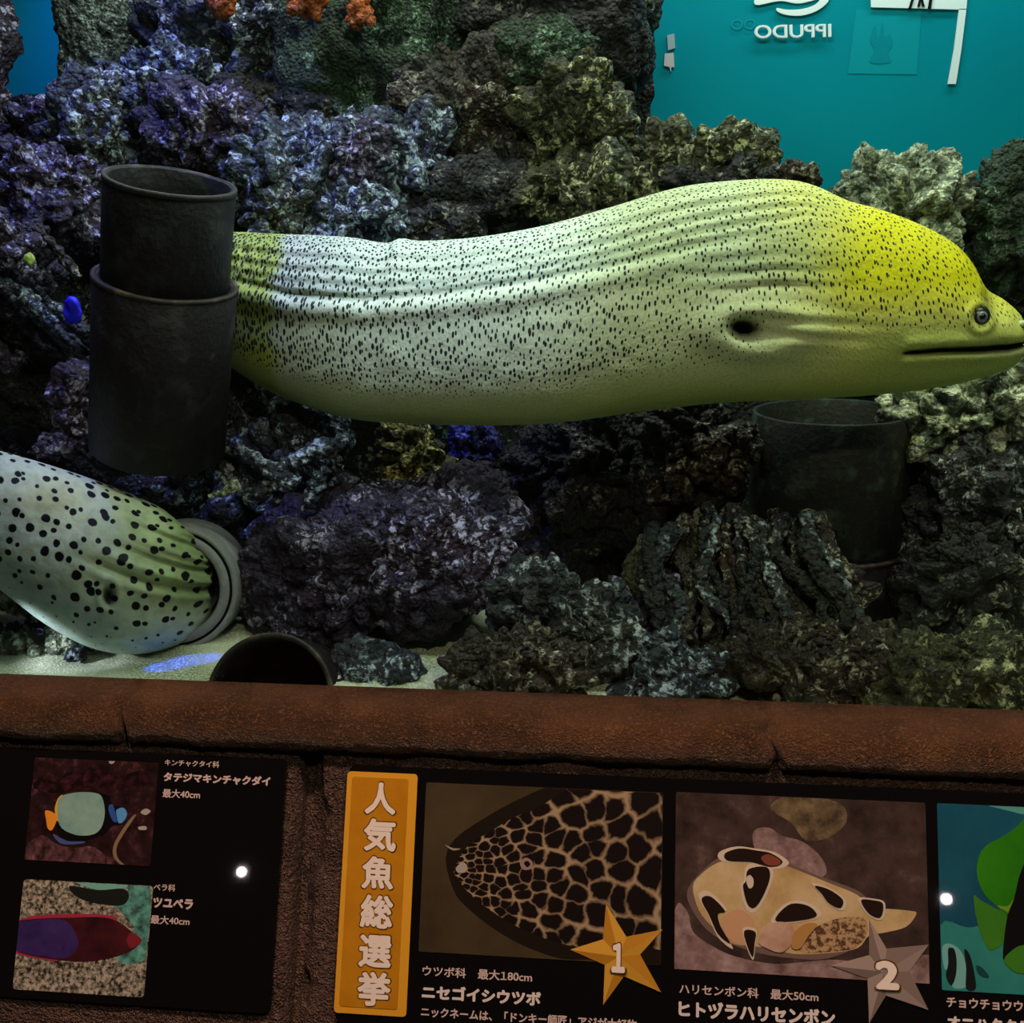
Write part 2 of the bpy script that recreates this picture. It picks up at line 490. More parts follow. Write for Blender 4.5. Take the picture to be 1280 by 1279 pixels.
# left side
R('bluish rock heap at the far left below the blue gap', 60, 170, 66, 40, 0.07, 0.74, 'purple', 22, s=6, low=0.4, nod=0.017, amp=0.7)
R('dark rock with pale flecks left of the pipe rim', 112, 178, 40, 64, 0.06, 0.60, 'grey', 23, low=0.4, nod=0.015, amp=0.7)
R('broad violet-topped rock at the left edge beside the pipe', 42, 246, 90, 66, 0.09, 0.52, 'purple', 24, s=6, low=0.3, nod=0.016, p=2.8)
R('dark rock at the left edge with bright violet knobs', 2, 318, 46, 50, 0.06, 0.40, 'purple', 25, low=0.4, nod=0.015, amp=0.8)
R('black shadowed rock behind the leaning coral branches at the left', 40, 430, 110, 110, 0.08, 0.56, 'dark', 26, s=6, low=0.25)
R('dim violet rock stub standing at the foot of the left pipe', 118, 520, 36, 60, 0.05, 0.36, 'purple', 27, low=0.35, nod=0.016)
R('small violet stone just above the spotted eel at the left', 62, 566, 34, 20, 0.03, 0.28, 'purple', 28, low=0.3, nod=0.012)
# middle, under the eel
R('nodular rock mound with olive top between the pipe foot and the big eel', 290, 596, 116, 104, 0.08, 0.52, 'grey', 29, s=6, low=0.34, nod=0.020, amp=0.8)
R('lumpy violet-grey rock right of the nodular mound', 380, 620, 66, 100, 0.07, 0.44, 'blue', 30, s=6, low=0.38, nod=0.018, amp=0.75)
R('rough violet slab of rock lying on the sand, below the middle of the big eel', 486, 704, 156, 92, 0.09, 0.34, 'purple', 31, s=6, low=0.28, tilt=-0.22, nod=0.011, amp=0.6, p=2.6)
R('small yellow-green encrusted rock under the eel belly', 524, 584, 38, 44, 0.04, 0.45, 'yellow', 32, low=0.35, nod=0.014, amp=0.7)
R('bright cobalt-blue knob under the eel belly', 598, 562, 32, 30, 0.03, 0.50, 'cobalt', 33, low=0.3, nod=0.011)
R('thin green algae column hanging under the eel belly', 546, 556, 14, 44, 0.02, 0.52, 'green', 34, low=0.2, nod=0.008)
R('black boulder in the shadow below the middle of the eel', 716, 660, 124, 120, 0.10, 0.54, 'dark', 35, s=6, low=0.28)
R('dark brown speckled rock below the eel, right of centre', 790, 590, 120, 76, 0.10, 0.50, 'dark', 36, s=6, low=0.3, nod=0.012, amp=0.6)
R('reddish-brown knobbly rock touching the shade left of the right pipe', 868, 560, 54, 66, 0.06, 0.43, 'brown', 37, s=6, low=0.3, nod=0.014, amp=0.7)
R('low black rock filling the shadow behind the violet slab', 590, 640, 70, 44, 0.06, 0.58, 'dark', 38, low=0.3)
R('arched craggy rock at the front, right of the sandy gap', 700, 796, 80, 84, 0.06, 0.22, 'grey', 39, s=6, low=0.42, nod=0.013, amp=0.7)
R('low ragged dark stone leaning on the ledge below the craggy rock', 640, 846, 96, 46, 0.05, 0.135, 'brown', 40, s=6, low=0.4, nod=0.013, amp=0.7)
R('flat grey pebbly stone on the sand beside the front pipe mouth', 466, 846, 58, 38, 0.05, 0.20, 'blue', 41, low=0.25, nod=0.009, amp=0.4)
R('violet-black rock behind the craggy rock, beside the root tangle', 800, 800, 60, 90, 0.06, 0.30, 'purple', 42, low=0.4, nod=0.014)
# right side
R('pale knobbly rock pile below the eel mouth', 1236, 506, 108, 62, 0.07, 0.47, 'pale', 43, s=6, low=0.3, lobe=0.25, nod=0.014, amp=0.8, tilt=-0.25)
R('tall dark-green crusty rock at the right edge under the pale pile', 1240, 640, 100, 120, 0.09, 0.47, 'grey', 44, s=6, low=0.3, nod=0.014, amp=0.8)
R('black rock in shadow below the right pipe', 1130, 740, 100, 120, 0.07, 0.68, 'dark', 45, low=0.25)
R('dark overhanging rock at the right edge above the mossy front rock', 1206, 740, 72, 80, 0.06, 0.40, 'dark', 46, low=0.35, nod=0.013, amp=0.8)
R('mossy green-brown rock in the bottom right corner by the ledge', 1196, 862, 112, 76, 0.06, 0.17, 'olive', 47, s=6, low=0.3, nod=0.010, amp=0.5)
R('pointed olive rock at the right of the reef, left of the blocky one', 826, 222, 42, 46, 0.05, 0.62, 'olive', 48, low=0.3, nod=0.015, amp=0.7)
R('blocky squared rock silhouetted above the eel back', 916, 196, 43, 30, 0.05, 0.62, 'olive', 49, low=0.14, p=5, nod=0.013, amp=0.4)
R('low dark rock strip under the blocky rock behind the eel', 916, 232, 84, 24, 0.04, 0.58, 'dark', 50, low=0.25)
R('small dark red stone peeking over the highest point of the eel back', 990, 220, 30, 12, 0.025, 0.56, 'brown', 51, low=0.2, nod=0.008)
R('reddish and pale green knobbly rock above the eel head', 1140, 266, 70, 50, 0.06, 0.56, 'pale', 52, s=6, low=0.3, nod=0.016, amp=0.85, tilt=0.35)
R('dark low rock behind the forehead of the eel', 1070, 262, 60, 26, 0.04, 0.60, 'brown', 53, low=0.25)
R('round dark mossy rock at the right edge above the eel snout', 1262, 286, 62, 62, 0.07, 0.56, 'green', 54, s=6, low=0.28, nod=0.013, amp=0.7)
R('dark rock behind the eel eye at the right edge', 1250, 372, 76, 64, 0.06, 0.62, 'grey', 55, s=6, low=0.3, nod=0.013, amp=0.7)
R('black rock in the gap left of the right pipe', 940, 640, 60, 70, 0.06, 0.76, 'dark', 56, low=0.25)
# large dark rock behind everything that closes the reef wall
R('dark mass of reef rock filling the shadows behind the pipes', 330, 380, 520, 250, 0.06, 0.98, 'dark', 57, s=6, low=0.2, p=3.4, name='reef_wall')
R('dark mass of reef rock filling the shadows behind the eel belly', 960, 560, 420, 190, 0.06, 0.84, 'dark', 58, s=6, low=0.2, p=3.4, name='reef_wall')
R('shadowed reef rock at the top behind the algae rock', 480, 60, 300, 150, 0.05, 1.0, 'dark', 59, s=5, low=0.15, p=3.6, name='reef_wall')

# orange sponges at the top edge
for lab, x, y, a, b, sd in (('small orange sponge at the top edge, leftmost of three', 276, 0, 12, 11, 61), ('orange sponge clump at the top edge, in the middle of three', 382, 0, 18, 14, 62), ('largest orange sponge at the top edge, hanging over the algae rock', 452, 6, 16, 22, 63)):
    rock(lab, x, y, a, b, 0.015, 0.665, 'orange', sd, s=4, name='orange_sponge', cat='sponge', group='orange sponges', nod=0.010, amp=0.7)

# rubble on the sand at the lower left
rub = [rock_verts((0.017, 0.014, 0.012), 70 + i, 4, low=0.4, nod=0.006, amp=0.7) for i in range(3)]
rub_me = []
for i, (v, f) in enumerate(rub):
    o = obj('rubble_stone', v, f, M_ROCK['pale' if i < 2 else 'blue'])
    rub_me.append(o)
rnd = random.Random(8)
spots, taken = [], []
for _ in range(4000):
    yy = rnd.uniform(0.20, 0.36)
    px = rnd.uniform(-10, 112 - 190 * max(0, yy - 0.26))
    sc_ = rnd.uniform(0.5, 0.95)
    q = P(px, 800, yy)
    zz = ZF + 0.006 + 0.5 * max(0, yy - 0.205)
    if all((q[0] - t[0]) ** 2 + (yy - t[1]) ** 2 > (0.0165 * (sc_ + t[2])) ** 2 for t in taken) and len(spots) < 44:
        taken.append((q[0], yy, sc_))
        spots.append((px, yy, sc_, rnd.uniform(0, 6.3)))
for i, (px, yy, sc_, az) in enumerate(spots):
    base = rub_me[i % 3]
    o = base if i < 3 else base.copy()
    if i >= 3: COL.objects.link(o)
    zz = ZF + 0.006 + 0.5 * max(0, yy - 0.205)
    q = P(px, 800, yy)
    o.location = (q[0], yy, zz)
    o.scale = (sc_, sc_, sc_)
    o.rotation_euler = (rnd.uniform(-0.4, 0.4), rnd.uniform(-0.4, 0.4), az)
    tag(o, 'small pale rubble stone in the heap at the lower left corner', 'stone', 'rubble stones in the lower left corner')


# ------------------------------------------------------------------ tubes: coral branches, strands
def tube(name, pts3, rads, mat, parent=None, n=40, m=14, seed=0, nod=0.006, amp=0.5):
    c = spline(pts3, n)
    rr = np.interp(np.linspace(0, 1, n), np.linspace(0, 1, len(rads)), rads)
    tg = np.gradient(c, axis=0)
    tg /= np.linalg.norm(tg, axis=1)[:, None]
    ref = np.array([0.13, -1.0, 0.21])
    a = np.cross(tg, ref)
    a /= np.linalg.norm(a, axis=1)[:, None]
    b = np.cross(tg, a)
    th = np.linspace(0, 2 * math.pi, m, endpoint=False)
    nr = a[:, None, :] * np.cos(th)[None, :, None] + b[:, None, :] * np.sin(th)[None, :, None]
    v = (c[:, None, :] + nr * rr[:, None, None]).reshape(-1, 3)
    nn = nr.reshape(-1, 3)
    d = (0.6 - worley(v / nod + seed, seed)) * nod * amp + 0.3 * nod * fbm(v / (nod * 2.5) + seed, seed + 3, 2)
    v = v + nn * d[:, None]
    f = [(i * m + j, i * m + (j + 1) % m, (i + 1) * m + (j + 1) % m, (i + 1) * m + j) for i in range(n - 1) for j in range(m)]
    k = len(v)
    v = np.vstack([v, c[0], c[-1]])
    f += [(k, (j + 1) % m, j) for j in range(m)] + [(k + 1, (n - 1) * m + j, (n - 1) * m + (j + 1) % m) for j in range(m)]
    o = obj(name, v, f, mat)
    if parent: keep_world(o, parent)
    return o


def branches(name, label, cat, base, lines, mats, seed):
    root = empty(name, base)
    tag(root, label, cat)
    for i, (pts, rads, mt) in enumerate(lines):
        tube('branch', [P(*q) for q in pts], rads, M_ROCK[mt], root, seed=seed + i, n=50, nod=0.010, amp=0.8)
    return root


branches('encrusted_coral', 'leaning knobbly coral branches crossing the dark at the far left', 'coral', P(60, 540, 0.36), [
    ([(-10, 345, .36), (30, 372, .37), (70, 408, .38), (110, 455, .38), (150, 486, .37)], [.012, .010, .011, .013, .008], 'blue'),
    ([(20, 392, .38), (50, 420, .39), (90, 450, .40), (100, 500, .40), (104, 540, .40)], [.008, .009, .009, .010, .012], 'purple'),
    ([(56, 372, .36), (84, 400, .365), (118, 428, .37), (140, 456, .37)], [.005, .007, .009, .007], 'grey'),
    ([(-8, 430, .37), (12, 455, .37), (26, 440, .37)], [.010, .012, .006], 'purple'),
    ([(44, 282, .40), (70, 310, .40), (88, 332, .40), (100, 348, .40)], [.004, .005, .005, .004], 'brown')], None, 100)
branches('encrusted_coral', 'pale forked coral twigs on the mound behind the grey coupling', 'coral', P(330, 640, 0.32), [
    ([(296, 562, .31), (322, 576, .31), (346, 592, .31), (372, 606, .31)], [.006, .007, .009, .009], 'blue'),
    ([(346, 592, .31), (372, 574, .31), (398, 562, .32), (420, 556, .33)], [.008, .009, .010, .008], 'blue'),
    ([(300, 606, .30), (284, 613, .295), (262, 622, .29)], [.006, .005, .002], 'pale'),
    ([(306, 624, .31), (330, 612, .31), (350, 600, .31)], [.009, .008, .006], 'grey'),
    ([(388, 640, .32), (396, 606, .32), (410, 586, .32)], [.007, .008, .006], 'blue')], None, 120)
# root-like tangle right of centre
rr = random.Random(3)
root_lines = []
tops = [(822, 664), (850, 652), (876, 640), (900, 646), (922, 640), (944, 652), (968, 646), (992, 640), (1012, 650), (1030, 664)]
for i in range(52):
    tx, ty = tops[i % len(tops)]
    tx += rr.uniform(-12, 12)
    ty += rr.uniform(-8, 22)
    k = (tx - 920) / 110
    ex = 935 + k * rr.uniform(110, 165) + rr.uniform(-18, 18)
    ey = rr.uniform(790, 876)
    y0 = 0.34 - 0.02 * (i % 3)
    mx_ = (tx + ex) / 2 + rr.uniform(-20, 20)
    pts = [(tx, ty, y0 + .02), (tx + k * 12 + rr.uniform(-20, 20), ty + (ey - ty) * .25, y0 - .02), (mx_ + rr.uniform(-14, 14), (ty + ey) / 2 + rr.uniform(-9, 9), y0 - .05), (ex + rr.uniform(-24, 24), ty + (ey - ty) * .78, y0 - .08), (ex, ey, y0 - .10)]
    w = rr.uniform(.003, .0075)
    root_lines.append((pts, [w * 1.3, w, w * 1.1, w * .9, w * 1.2], ['olive', 'brown', 'dark', 'olive', 'brown', 'grey'][i % 6]))
branches('root_coral', 'tangle of olive-brown root-like coral strands below the right pipe', 'coral', P(940, 880, 0.24), root_lines, None, 150)
R('dark craggy core of rock inside the root-like tangle', 940, 780, 130, 130, 0.06, 0.36, 'brown', 60, s=6, low=0.3, nod=0.016, amp=0.8)
R('ragged brown rock at the foot of the root tangle', 1010, 856, 122, 60, 0.06, 0.19, 'brown', 64, s=6, low=0.4, nod=0.012, amp=0.8)
R('blue-grey rock at the foot of the root tangle, left side', 826, 852, 96, 56, 0.05, 0.19, 'blue', 65, low=0.4, nod=0.013, amp=0.8)


# small things in the dark at the left
def chip(name, label, cat, cx, cy, w, h, Y, mat, seed):
    v, f = rock_verts((w * mpp(Y), 0.004, h * mpp(Y)), seed, 3, low=0.35, nod=0.004, amp=0.3)
    o = obj(name, v, f, mat)
    o.location = P(cx, cy, Y)
    return tag(o, label, cat)


chip('algae_leaf', 'tiny yellow-green leaf on the dark rock at the far left', 'leaf', 37, 327, 6, 10, 0.35, plain('yellow_green_leaf', (0.42, 0.55, 0.10)), 80)
chip('blue_glow_patch', 'small vivid blue patch painted for a glow in the dark left of the pipe', 'sponge', 91, 389, 11, 15, 0.34, plain('vivid_blue_glow', (0.02, 0.02, 0.9)), 81)  # blue blob standing in for a patch of blue light


# ------------------------------------------------------------------ pipes
def frame_from(axis):
    z = np.array(axis, float)
    z /= np.linalg.norm(z)
    x = np.cross([0.0, 1.0, 0.2], z)
    x /= np.linalg.norm(x)
    return np.stack([x, np.cross(z, x), z], 1)


def lathe(name, prof, mat, base, axis, parent=None, n=72, wob=0.0, seed=0):
    """prof: list of (radius, height) closed loop around the wall section"""
    fr = frame_from(axis)
    th = np.linspace(0, 2 * math.pi, n, endpoint=False)
    v = []
    for (r, h) in prof:
        for t in th: v.append((r * math.cos(t), r * math.sin(t), h))
    v = np.array(v)
    if wob:
        v[:, 0] *= 1 + wob * fbm(v * 25, seed)
        v[:, 1] *= 1 + wob * fbm(v * 25 + 5, seed)
        v[:, 2] += wob * 0.1 * fbm(v * 30 + 9, seed)
    v = v @ fr.T + np.array(base)
    m = len(prof)
    f = [(i * n + j, i * n + (j + 1) % n, ((i + 1) % m) * n + (j + 1) % n, ((i + 1) % m) * n + j) for i in range(m) for j in range(n)]
    o = obj(name, v, f, mat)
    if parent: keep_world(o, parent)
    return o


def sleeve(r, t, h0, h1):                     # wall section of an open sleeve with soft edges
    e = 0.0015
    return [(r, h0 + e), (r, (h0 + h1) / 2), (r, h1 - e), (r - e, h1), (r - t + e, h1), (r - t, h1 - e), (r - t, (h0 + h1) / 2), (r - t, h0 + e), (r - t + e, h0), (r - e, h0)]


# left upright pipe
tA, bA = P(213, 226, 0.24), P(197, 560, 0.30)
ax = tA - bA
L = np.linalg.norm(ax)
pr = empty('upright_pipe', bA)
tag(pr, 'dark open pipe standing at the left with the big eel behind it', 'pipe')
r1 = 80 * mpp(0.24)
step = L * 0.655
lathe('upper_sleeve', sleeve(r1, 0.006, step - 0.01, L), M_PIPE, bA, ax, pr, wob=0.012, seed=2)
lathe('lower_sleeve', sleeve(r1 + 0.008, 0.008, 0.0, step), M_PIPE, bA, ax, pr, wob=0.012, seed=3)
lathe('top_rim', [(r1 + 0.0008, L - 0.004), (r1 + 0.0008, L + 0.0005), (r1 - 0.003, L + 0.001), (r1 - 0.003, L - 0.002)], M_PIPE_RIM, bA, ax, pr, wob=0.012, seed=2)
lathe('collar_rim', [(r1 + 0.0088, step - 0.003), (r1 + 0.0088, step + 0.0006), (r1 + 0.004, step + 0.001), (r1 + 0.004, step - 0.002)], M_PIPE_RIM, bA, ax, pr, wob=0.012, seed=3)

# right upright pipe
tB, bB = P(1038, 512, 0.50), P(1024, 800, 0.50)
ax = tB - bB + np.array([0, -0.012, 0])
L = np.linalg.norm(ax)
pr = empty('upright_pipe', bB)
tag(pr, 'dark green-blotched pipe standing under the throat of the big eel', 'pipe')
r2 = 96 * mpp(0.50)
step = L * 0.44
lathe('upper_sleeve', sleeve(r2, 0.006, step - 0.01, L), M_PIPE_R, bB, ax, pr, wob=0.012, seed=5)
lathe('lower_sleeve', sleeve(r2 + 0.008, 0.008, 0.0, step), M_PIPE, bB, ax, pr, wob=0.012, seed=6)
lathe('collar_rim', [(r2 + 0.0088, step - 0.003), (r2 + 0.0088, step + 0.001), (r2 + 0.004, step + 0.0015), (r2 + 0.004, step - 0.002)], M_PIPE_RIM, bB, ax, pr, wob=0.012, seed=6)

# grey coupling round the spotted eel
cA, cB = P(216, 736, 0.262), P(240, 722, 0.345)
ax = cB - cA
pr = empty('pipe_coupling', cA)
tag(pr, 'short grey pipe coupling that the spotted eel slides out of', 'pipe')
Lc = np.linalg.norm(ax)
rc = 84 * mpp(0.30)
e = 0.004
prof = [(rc - 0.020, 0.002), (rc - 0.018, 0), (rc - 0.0095, 0), (rc - 0.009, 0.004), (rc - 0.0065, 0.004), (rc - 0.006, 0.001), (rc - 0.002, 0.002), (rc, 0.006), (rc, Lc * .9), (rc - 0.004, Lc), (rc - 0.018, Lc), (rc - 0.020, Lc * .5)]
lathe('body', prof, M_COUPLE, cA, ax, pr, wob=0.01, seed=8)
lathe('groove', [(rc - 0.0093, 0.0022), (rc - 0.0063, 0.0026), (rc - 0.0065, 0.0042), (rc - 0.009, 0.0042)], M_DARKHOLE, cA, ax, pr, wob=0.01, seed=8)

# pipe mouth half buried in the sand at the front
mA = PIPE_A
mB = mA + 0.16 * PIPE_D
ax = mA - mB
pr = empty('buried_pipe', mB)
tag(pr, 'dark round pipe mouth half buried in sand at the front ledge', 'pipe')
L = np.linalg.norm(ax)
r3 = PIPE_R
lathe('sleeve', sleeve(r3, 0.005, 0.0, L), M_DARKHOLE if False else M_PIPE, mB, ax, pr, wob=0.008, seed=9)
lathe('dark_plug', [(r3 - 0.004, L * 0.45), (0.0005, L * 0.45), (0.0005, L * 0.45 - 0.003), (r3 - 0.004, L * 0.45 - 0.003)], M_DARKHOLE, mB, ax, pr)  # black disc added to stand for the darkness inside the pipe
lathe('mouth_rim', [(r3 + 0.0006, L - 0.003), (r3 + 0.0006, L + 0.0008), (r3 - 0.0032, L + 0.001), (r3 - 0.0032, L - 0.002)], M_PIPE_RIM, mB, ax, pr, wob=0.008, seed=9)


# ------------------------------------------------------------------ eels
def skin_mat(name, scale, stretch, spot_col, slant=0.0, bumpy=0.5):
    k = N(name)
    col = k.n('ShaderNodeAttribute', attribute_name='skin').outputs['Color']
    uv = k.n('ShaderNodeAttribute', attribute_name='suv').outputs['Vector']
    spot = k.n('ShaderNodeAttribute', attribute_name='spot').outputs['Fac']
    wn = k.n('ShaderNodeTexNoise', i_Vector=uv, i_Scale=scale * 0.7, i_Detail=2.0).outputs['Color']
    uvw = k.n('ShaderNodeVectorMath', operation='MULTIPLY_ADD', i_0=wn, i_1=(0.35 / scale,) * 3, i_2=uv).outputs[0]
    mp = k.n('ShaderNodeMapping', i_Vector=uvw)
    mp.inputs['Scale'].default_value = (scale, scale * stretch, 1)
    mp.inputs['Rotation'].default_value = (0, 0, slant)
    vo = k.n('ShaderNodeTexVoronoi', voronoi_dimensions='2D', i_Vector=mp.outputs[0], i_Scale=1.0, i_Randomness=0.85)
    sep = k.n('ShaderNodeSeparateColor', i_0=vo.outputs['Color'])
    r = k.math('MULTIPLY', spot, k.math('MULTIPLY_ADD', sep.outputs[0], 0.55, 0.55))
    diff = k.math('SUBTRACT', r, vo.outputs['Distance'])
    mask = k.mapr(diff, -0.03, 0.05)
    f1 = k.n('ShaderNodeTexNoise', i_Vector=uv, i_Scale=scale * 1.6, i_Detail=3.0).outputs[0]
    c = k.mix(k.math('MULTIPLY', k.mapr(f1, 0.4, 0.7), 0.22), col, (0.10, 0.12, 0.03))
    c = k.mix(mask, c, spot_col)
    k.bump(f1, bumpy, 0.002)
    return k.set(c, 0.55, 0.12)


def attr(me, name, kind, data):
    a = me.attributes.new(name, kind, 'POINT')
    key = {'FLOAT': 'value', 'FLOAT_VECTOR': 'vector', 'FLOAT_COLOR': 'color'}[kind]
    a.data.foreach_set(key, np.asarray(data, np.float32).ravel())


def lerp3(a, b, t):
    return np.asarray(a)[None, :] * (1 - t[:, None]) + np.asarray(b)[None, :] * t[:, None]


def blend(c, col, w):
    return c * (1 - w[:, None]) + np.asarray(col)[None, :] * w[:, None]


# --- the big yellow-headed eel
TOP = np.array([(230, 296), (290, 290), (340, 292), (430, 296), (475, 303), (488, 303), (502, 298), (530, 301), (600, 296), (680, 282), (760, 260), (850, 234), (930, 225), (985, 225), (1020, 233), (1060, 251), (1100, 262), (1150, 281), (1190, 303), (1212, 326), (1226, 352), (1236, 364), (1252, 373), (1268, 386), (1277, 397), (1281, 410)], float)
BOT = np.array([(230, 395), (285, 452), (340, 488), (390, 508), (450, 524), (550, 530), (680, 529), (800, 514), (900, 503), (1000, 499), (1080, 494), (1150, 487), (1200, 478), (1245, 466), (1268, 455), (1276, 440), (1281, 424)], float)
ts, bs = spline(TOP, 900), spline(BOT, 900)
px = np.concatenate([np.linspace(236, 1100, 360), np.linspace(1101.5, 1262, 120), 1262 + 19 * np.sin(np.linspace(0.02, math.pi / 2, 26))])
tp = np.interp(px, ts[:, 0], ts[:, 1])
bt = np.interp(px, bs[:, 0], bs[:, 1])
Yc = np.interp(px, [230, 300, 420, 700, 1281], [0.50, 0.44, 0.36, 0.31, 0.31])
Yc = np.convolve(np.pad(Yc, 30, mode='edge'), np.ones(61) / 61, 'valid')
NR = 200
al = np.linspace(0, 2 * math.pi, NR, endpoint=False)     # 0 = back ridge, pi/2 = flank towards the visitors
NS = len(px)
Tp = np.array([P(a, b, y) for a, b, y in zip(px, tp, Yc)])
Bp = np.array([P(a, b, y) for a, b, y in zip(px, bt, Yc)])
cen = (Tp + Bp) / 2
hv = (Tp - Bp) / 2
hh = np.linalg.norm(hv, axis=1)
wid = hh * np.interp(px, [230, 500, 900, 1100, 1200, 1281], [0.72, 0.66, 0.60, 0.62, 0.70, 0.85])
ca, sa = np.cos(al), np.sin(al)
vz = np.sign(ca) * np.abs(ca) ** 0.92
taper = 1 - 0.42 * np.clip(ca, 0, 1) ** 2.0              # the back is drawn up into a thin fin ridge
ws = np.sign(sa) * np.abs(sa) ** 0.85
pos = cen[:, None, :] + hv[:, None, :] * vz[None, :, None]
side = np.array([0.0, -1.0, 0.0])
pos = pos + side * (wid[:, None, None] * (ws * taper)[None, :, None])
# picture position of each skin point, to lay out folds and colours along the body
PX = np.repeat(px[:, None], NR, 1)
FR = (1 - vz) / 2
PY = tp[:, None] + (bt - tp)[:, None] * FR[None, :]
out = np.zeros((NS, NR))
flank = np.clip(np.abs(sa), 0, 1)[None, :] ** 0.5
front = sa[None, :] > 0
crx = [230, 290, 340, 380, 470, 560, 660, 760, 850, 1000]
cry = [336, 344, 356, 366, 372, 365, 351, 332, 310, 280]
cr = np.interp(px, crx, cry)[:, None]
cw = np.interp(px, [230, 700, 900, 1000], [1, 0.8, 0.3, 0])[:, None]
dcr = PY - cr
out += cw * (-0.0075 * np.exp(-((dcr + 2) / 4.6) ** 2) + 0.0085 * np.exp(-((dcr - 13) / 13.0) ** 2))
for k_, fr_ in enumerate((0.2, 0.42, 0.64, 0.84)):       # finer folds between the back ridge and the crease
    line = tp[:, None] + (cr - tp[:, None]) * fr_
    w_ = np.interp(px, [230, 360, 560, 760, 900, 1000, 1060], [1.0, 0.6, 0.35, 0.5, 0.75, 0.5, 0])[:, None]
    out += w_ * 0.0042 * np.sin((PY - line + 1.5 * np.sin(PX / 37.0 + k_)) / 3.6) * np.exp(-((PY - line) / 8.0) ** 2)
tailw = sstep(385, 300, PX) * sstep(18, -30, dcr)
out += tailw * 0.0055 * np.sin((PX * 0.9 + PY * 0.35) / 2.9) * (np.sin(PY / 4.1) * 0.5 + 0.6)
gx_, gy_ = 922.0, 404.0
gd = np.sqrt(((PX - gx_) / 15.0) ** 2 + ((PY - gy_ - 0.12 * (PX - gx_)) / 10.0) ** 2)
gr = np.sqrt(((PX - gx_ - 20) / 70.0) ** 2 + ((PY - gy_ - 2) / 34.0) ** 2)
out += 0.009 * np.exp(-((gr - 0.75) / 0.42) ** 2) - 0.036 * np.exp(-gd ** 2.4)
out += 0.0026 * np.sin((PY - 0.08 * PX) / 3.0) * np.exp(-((PX - 990) / 60) ** 2 - ((PY - 400) / 26) ** 2)
out += 0.0026 * np.sin((PY + 0.03 * PX + 2 * np.sin(PX / 21)) / 2.8) * np.exp(-((PX - 940) / 75) ** 2 - ((PY - 345) / 30) ** 2)
mo = np.interp(px, [1100, 1112, 1160, 1215, 1250, 1281], [437, 436, 433, 433, 432, 428])[:, None]
mop = sstep(1108, 1122, PX)
gap = np.interp(px, [1110, 1160, 1215, 1250, 1281], [2.2, 3.8, 4.8, 4.6, 3.0])[:, None]
mth = mop * np.exp(-np.abs((PY - mo) / gap) ** 3)
out += -0.010 * mth + mop * 0.0035 * np.exp(-((PY - mo - 11) / 7.0) ** 2) + mop * 0.003 * np.exp(-((PY - mo + 12) / 8.0) ** 2)
eyx, eyy = 1208.0, 393.0
ed = np.sqrt((PX - eyx) ** 2 + (PY - eyy) ** 2)
out += 0.003 * np.exp(-((ed - 17) / 5.0) ** 2) - 0.003 * np.exp(-(ed / 10) ** 4)
out += 0.006 * np.exp(-((PX - 1238) / 24) ** 2 - ((PY - 408) / 15) ** 2)
out -= 0.004 * np.exp(-((PX - 1226) / 12) ** 2 - ((PY - 372) / 10) ** 2)
out += 0.0012 * fbm(np.stack([PX / 34, PY / 22, PX * 0], -1).reshape(-1, 3), 9, 3).reshape(NS, NR)
fl = np.sign(sa)[None, :] * flank
pos = pos + side * (out * fl)[..., None]
V = pos.reshape(-1, 3)
fa = [(i * NR + j, (i + 1) * NR + j, (i + 1) * NR + (j + 1) % NR, i * NR + (j + 1) % NR) for i in range(NS - 1) for j in range(NR)]
fa.append(tuple((NS - 1) * NR + j for j in range(NR)))
fa.append(tuple(range(NR - 1, -1, -1)))
eel = empty('moray_eel', tuple(cen[200] - np.array([0, 0, hh[200]])))
tag(eel, 'huge pale moray eel with a yellow head stretched across the tank', 'eel')
body = obj('body', V, fa, skin_mat('yellow_headed_eel_skin', 205.0, 0.68, (0.022, 0.030, 0.026), 0.22))
keep_world(body, eel)
x, y = PX.ravel(), PY.ravel()
fr_ = np.repeat(FR[None, :], NS, 0).ravel()
c = lerp3((0.60, 0.66, 0.56), (0.62, 0.68, 0.42), sstep(560, 860, x))  # pale mid-body carries part of the bluish front light in its colour
c = blend(c, (0.42, 0.50, 0.10), sstep(372, 352, x + 4 * np.sin(y / 9)))  # edge of the pipe's shadow painted into the skin colour
c = blend(c, (0.58, 0.58, 0.10), sstep(900, 1040, x - 0.25 * (y - 330)) * 0.75)
yel = sstep(980, 1075, x + 0.35 * (y - 330)) * sstep(425, 340, y)
c = blend(c, (0.66, 0.62, 0.008), yel)
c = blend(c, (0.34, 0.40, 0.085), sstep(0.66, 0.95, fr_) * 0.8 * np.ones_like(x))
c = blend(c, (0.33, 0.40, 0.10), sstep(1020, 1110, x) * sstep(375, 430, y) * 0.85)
c = blend(c, (0.55, 0.60, 0.30), np.exp(-((x - 985) / 55) ** 2 - ((y - 400) / 34) ** 2) * 0.7)
c = blend(c, (0.010, 0.008, 0.014), np.clip(np.exp(-gd ** 3).ravel() * 1.3, 0, 1))
c = blend(c, (0.008, 0.008, 0.006), np.clip(mth.ravel() * 1.25, 0, 1))
c = blend(c, (0.50, 0.55, 0.34), (mop * np.exp(-((PY - mo - 7) / 2.2) ** 2)).ravel() * sstep(1190, 1215, x) * 0.6)
c = blend(c, (0.16, 0.18, 0.06), np.exp(-((x - 1222) / 16) ** 2 - ((y - 377) / 9) ** 2) * 0.6)
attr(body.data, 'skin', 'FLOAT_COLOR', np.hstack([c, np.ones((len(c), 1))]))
du = np.concatenate([[0], np.cumsum(np.linalg.norm(np.diff(cen, axis=0), axis=1))])
girth = np.linspace(0, 1, NR, endpoint=False)[None, :] * (hh * 5.0)[:, None]
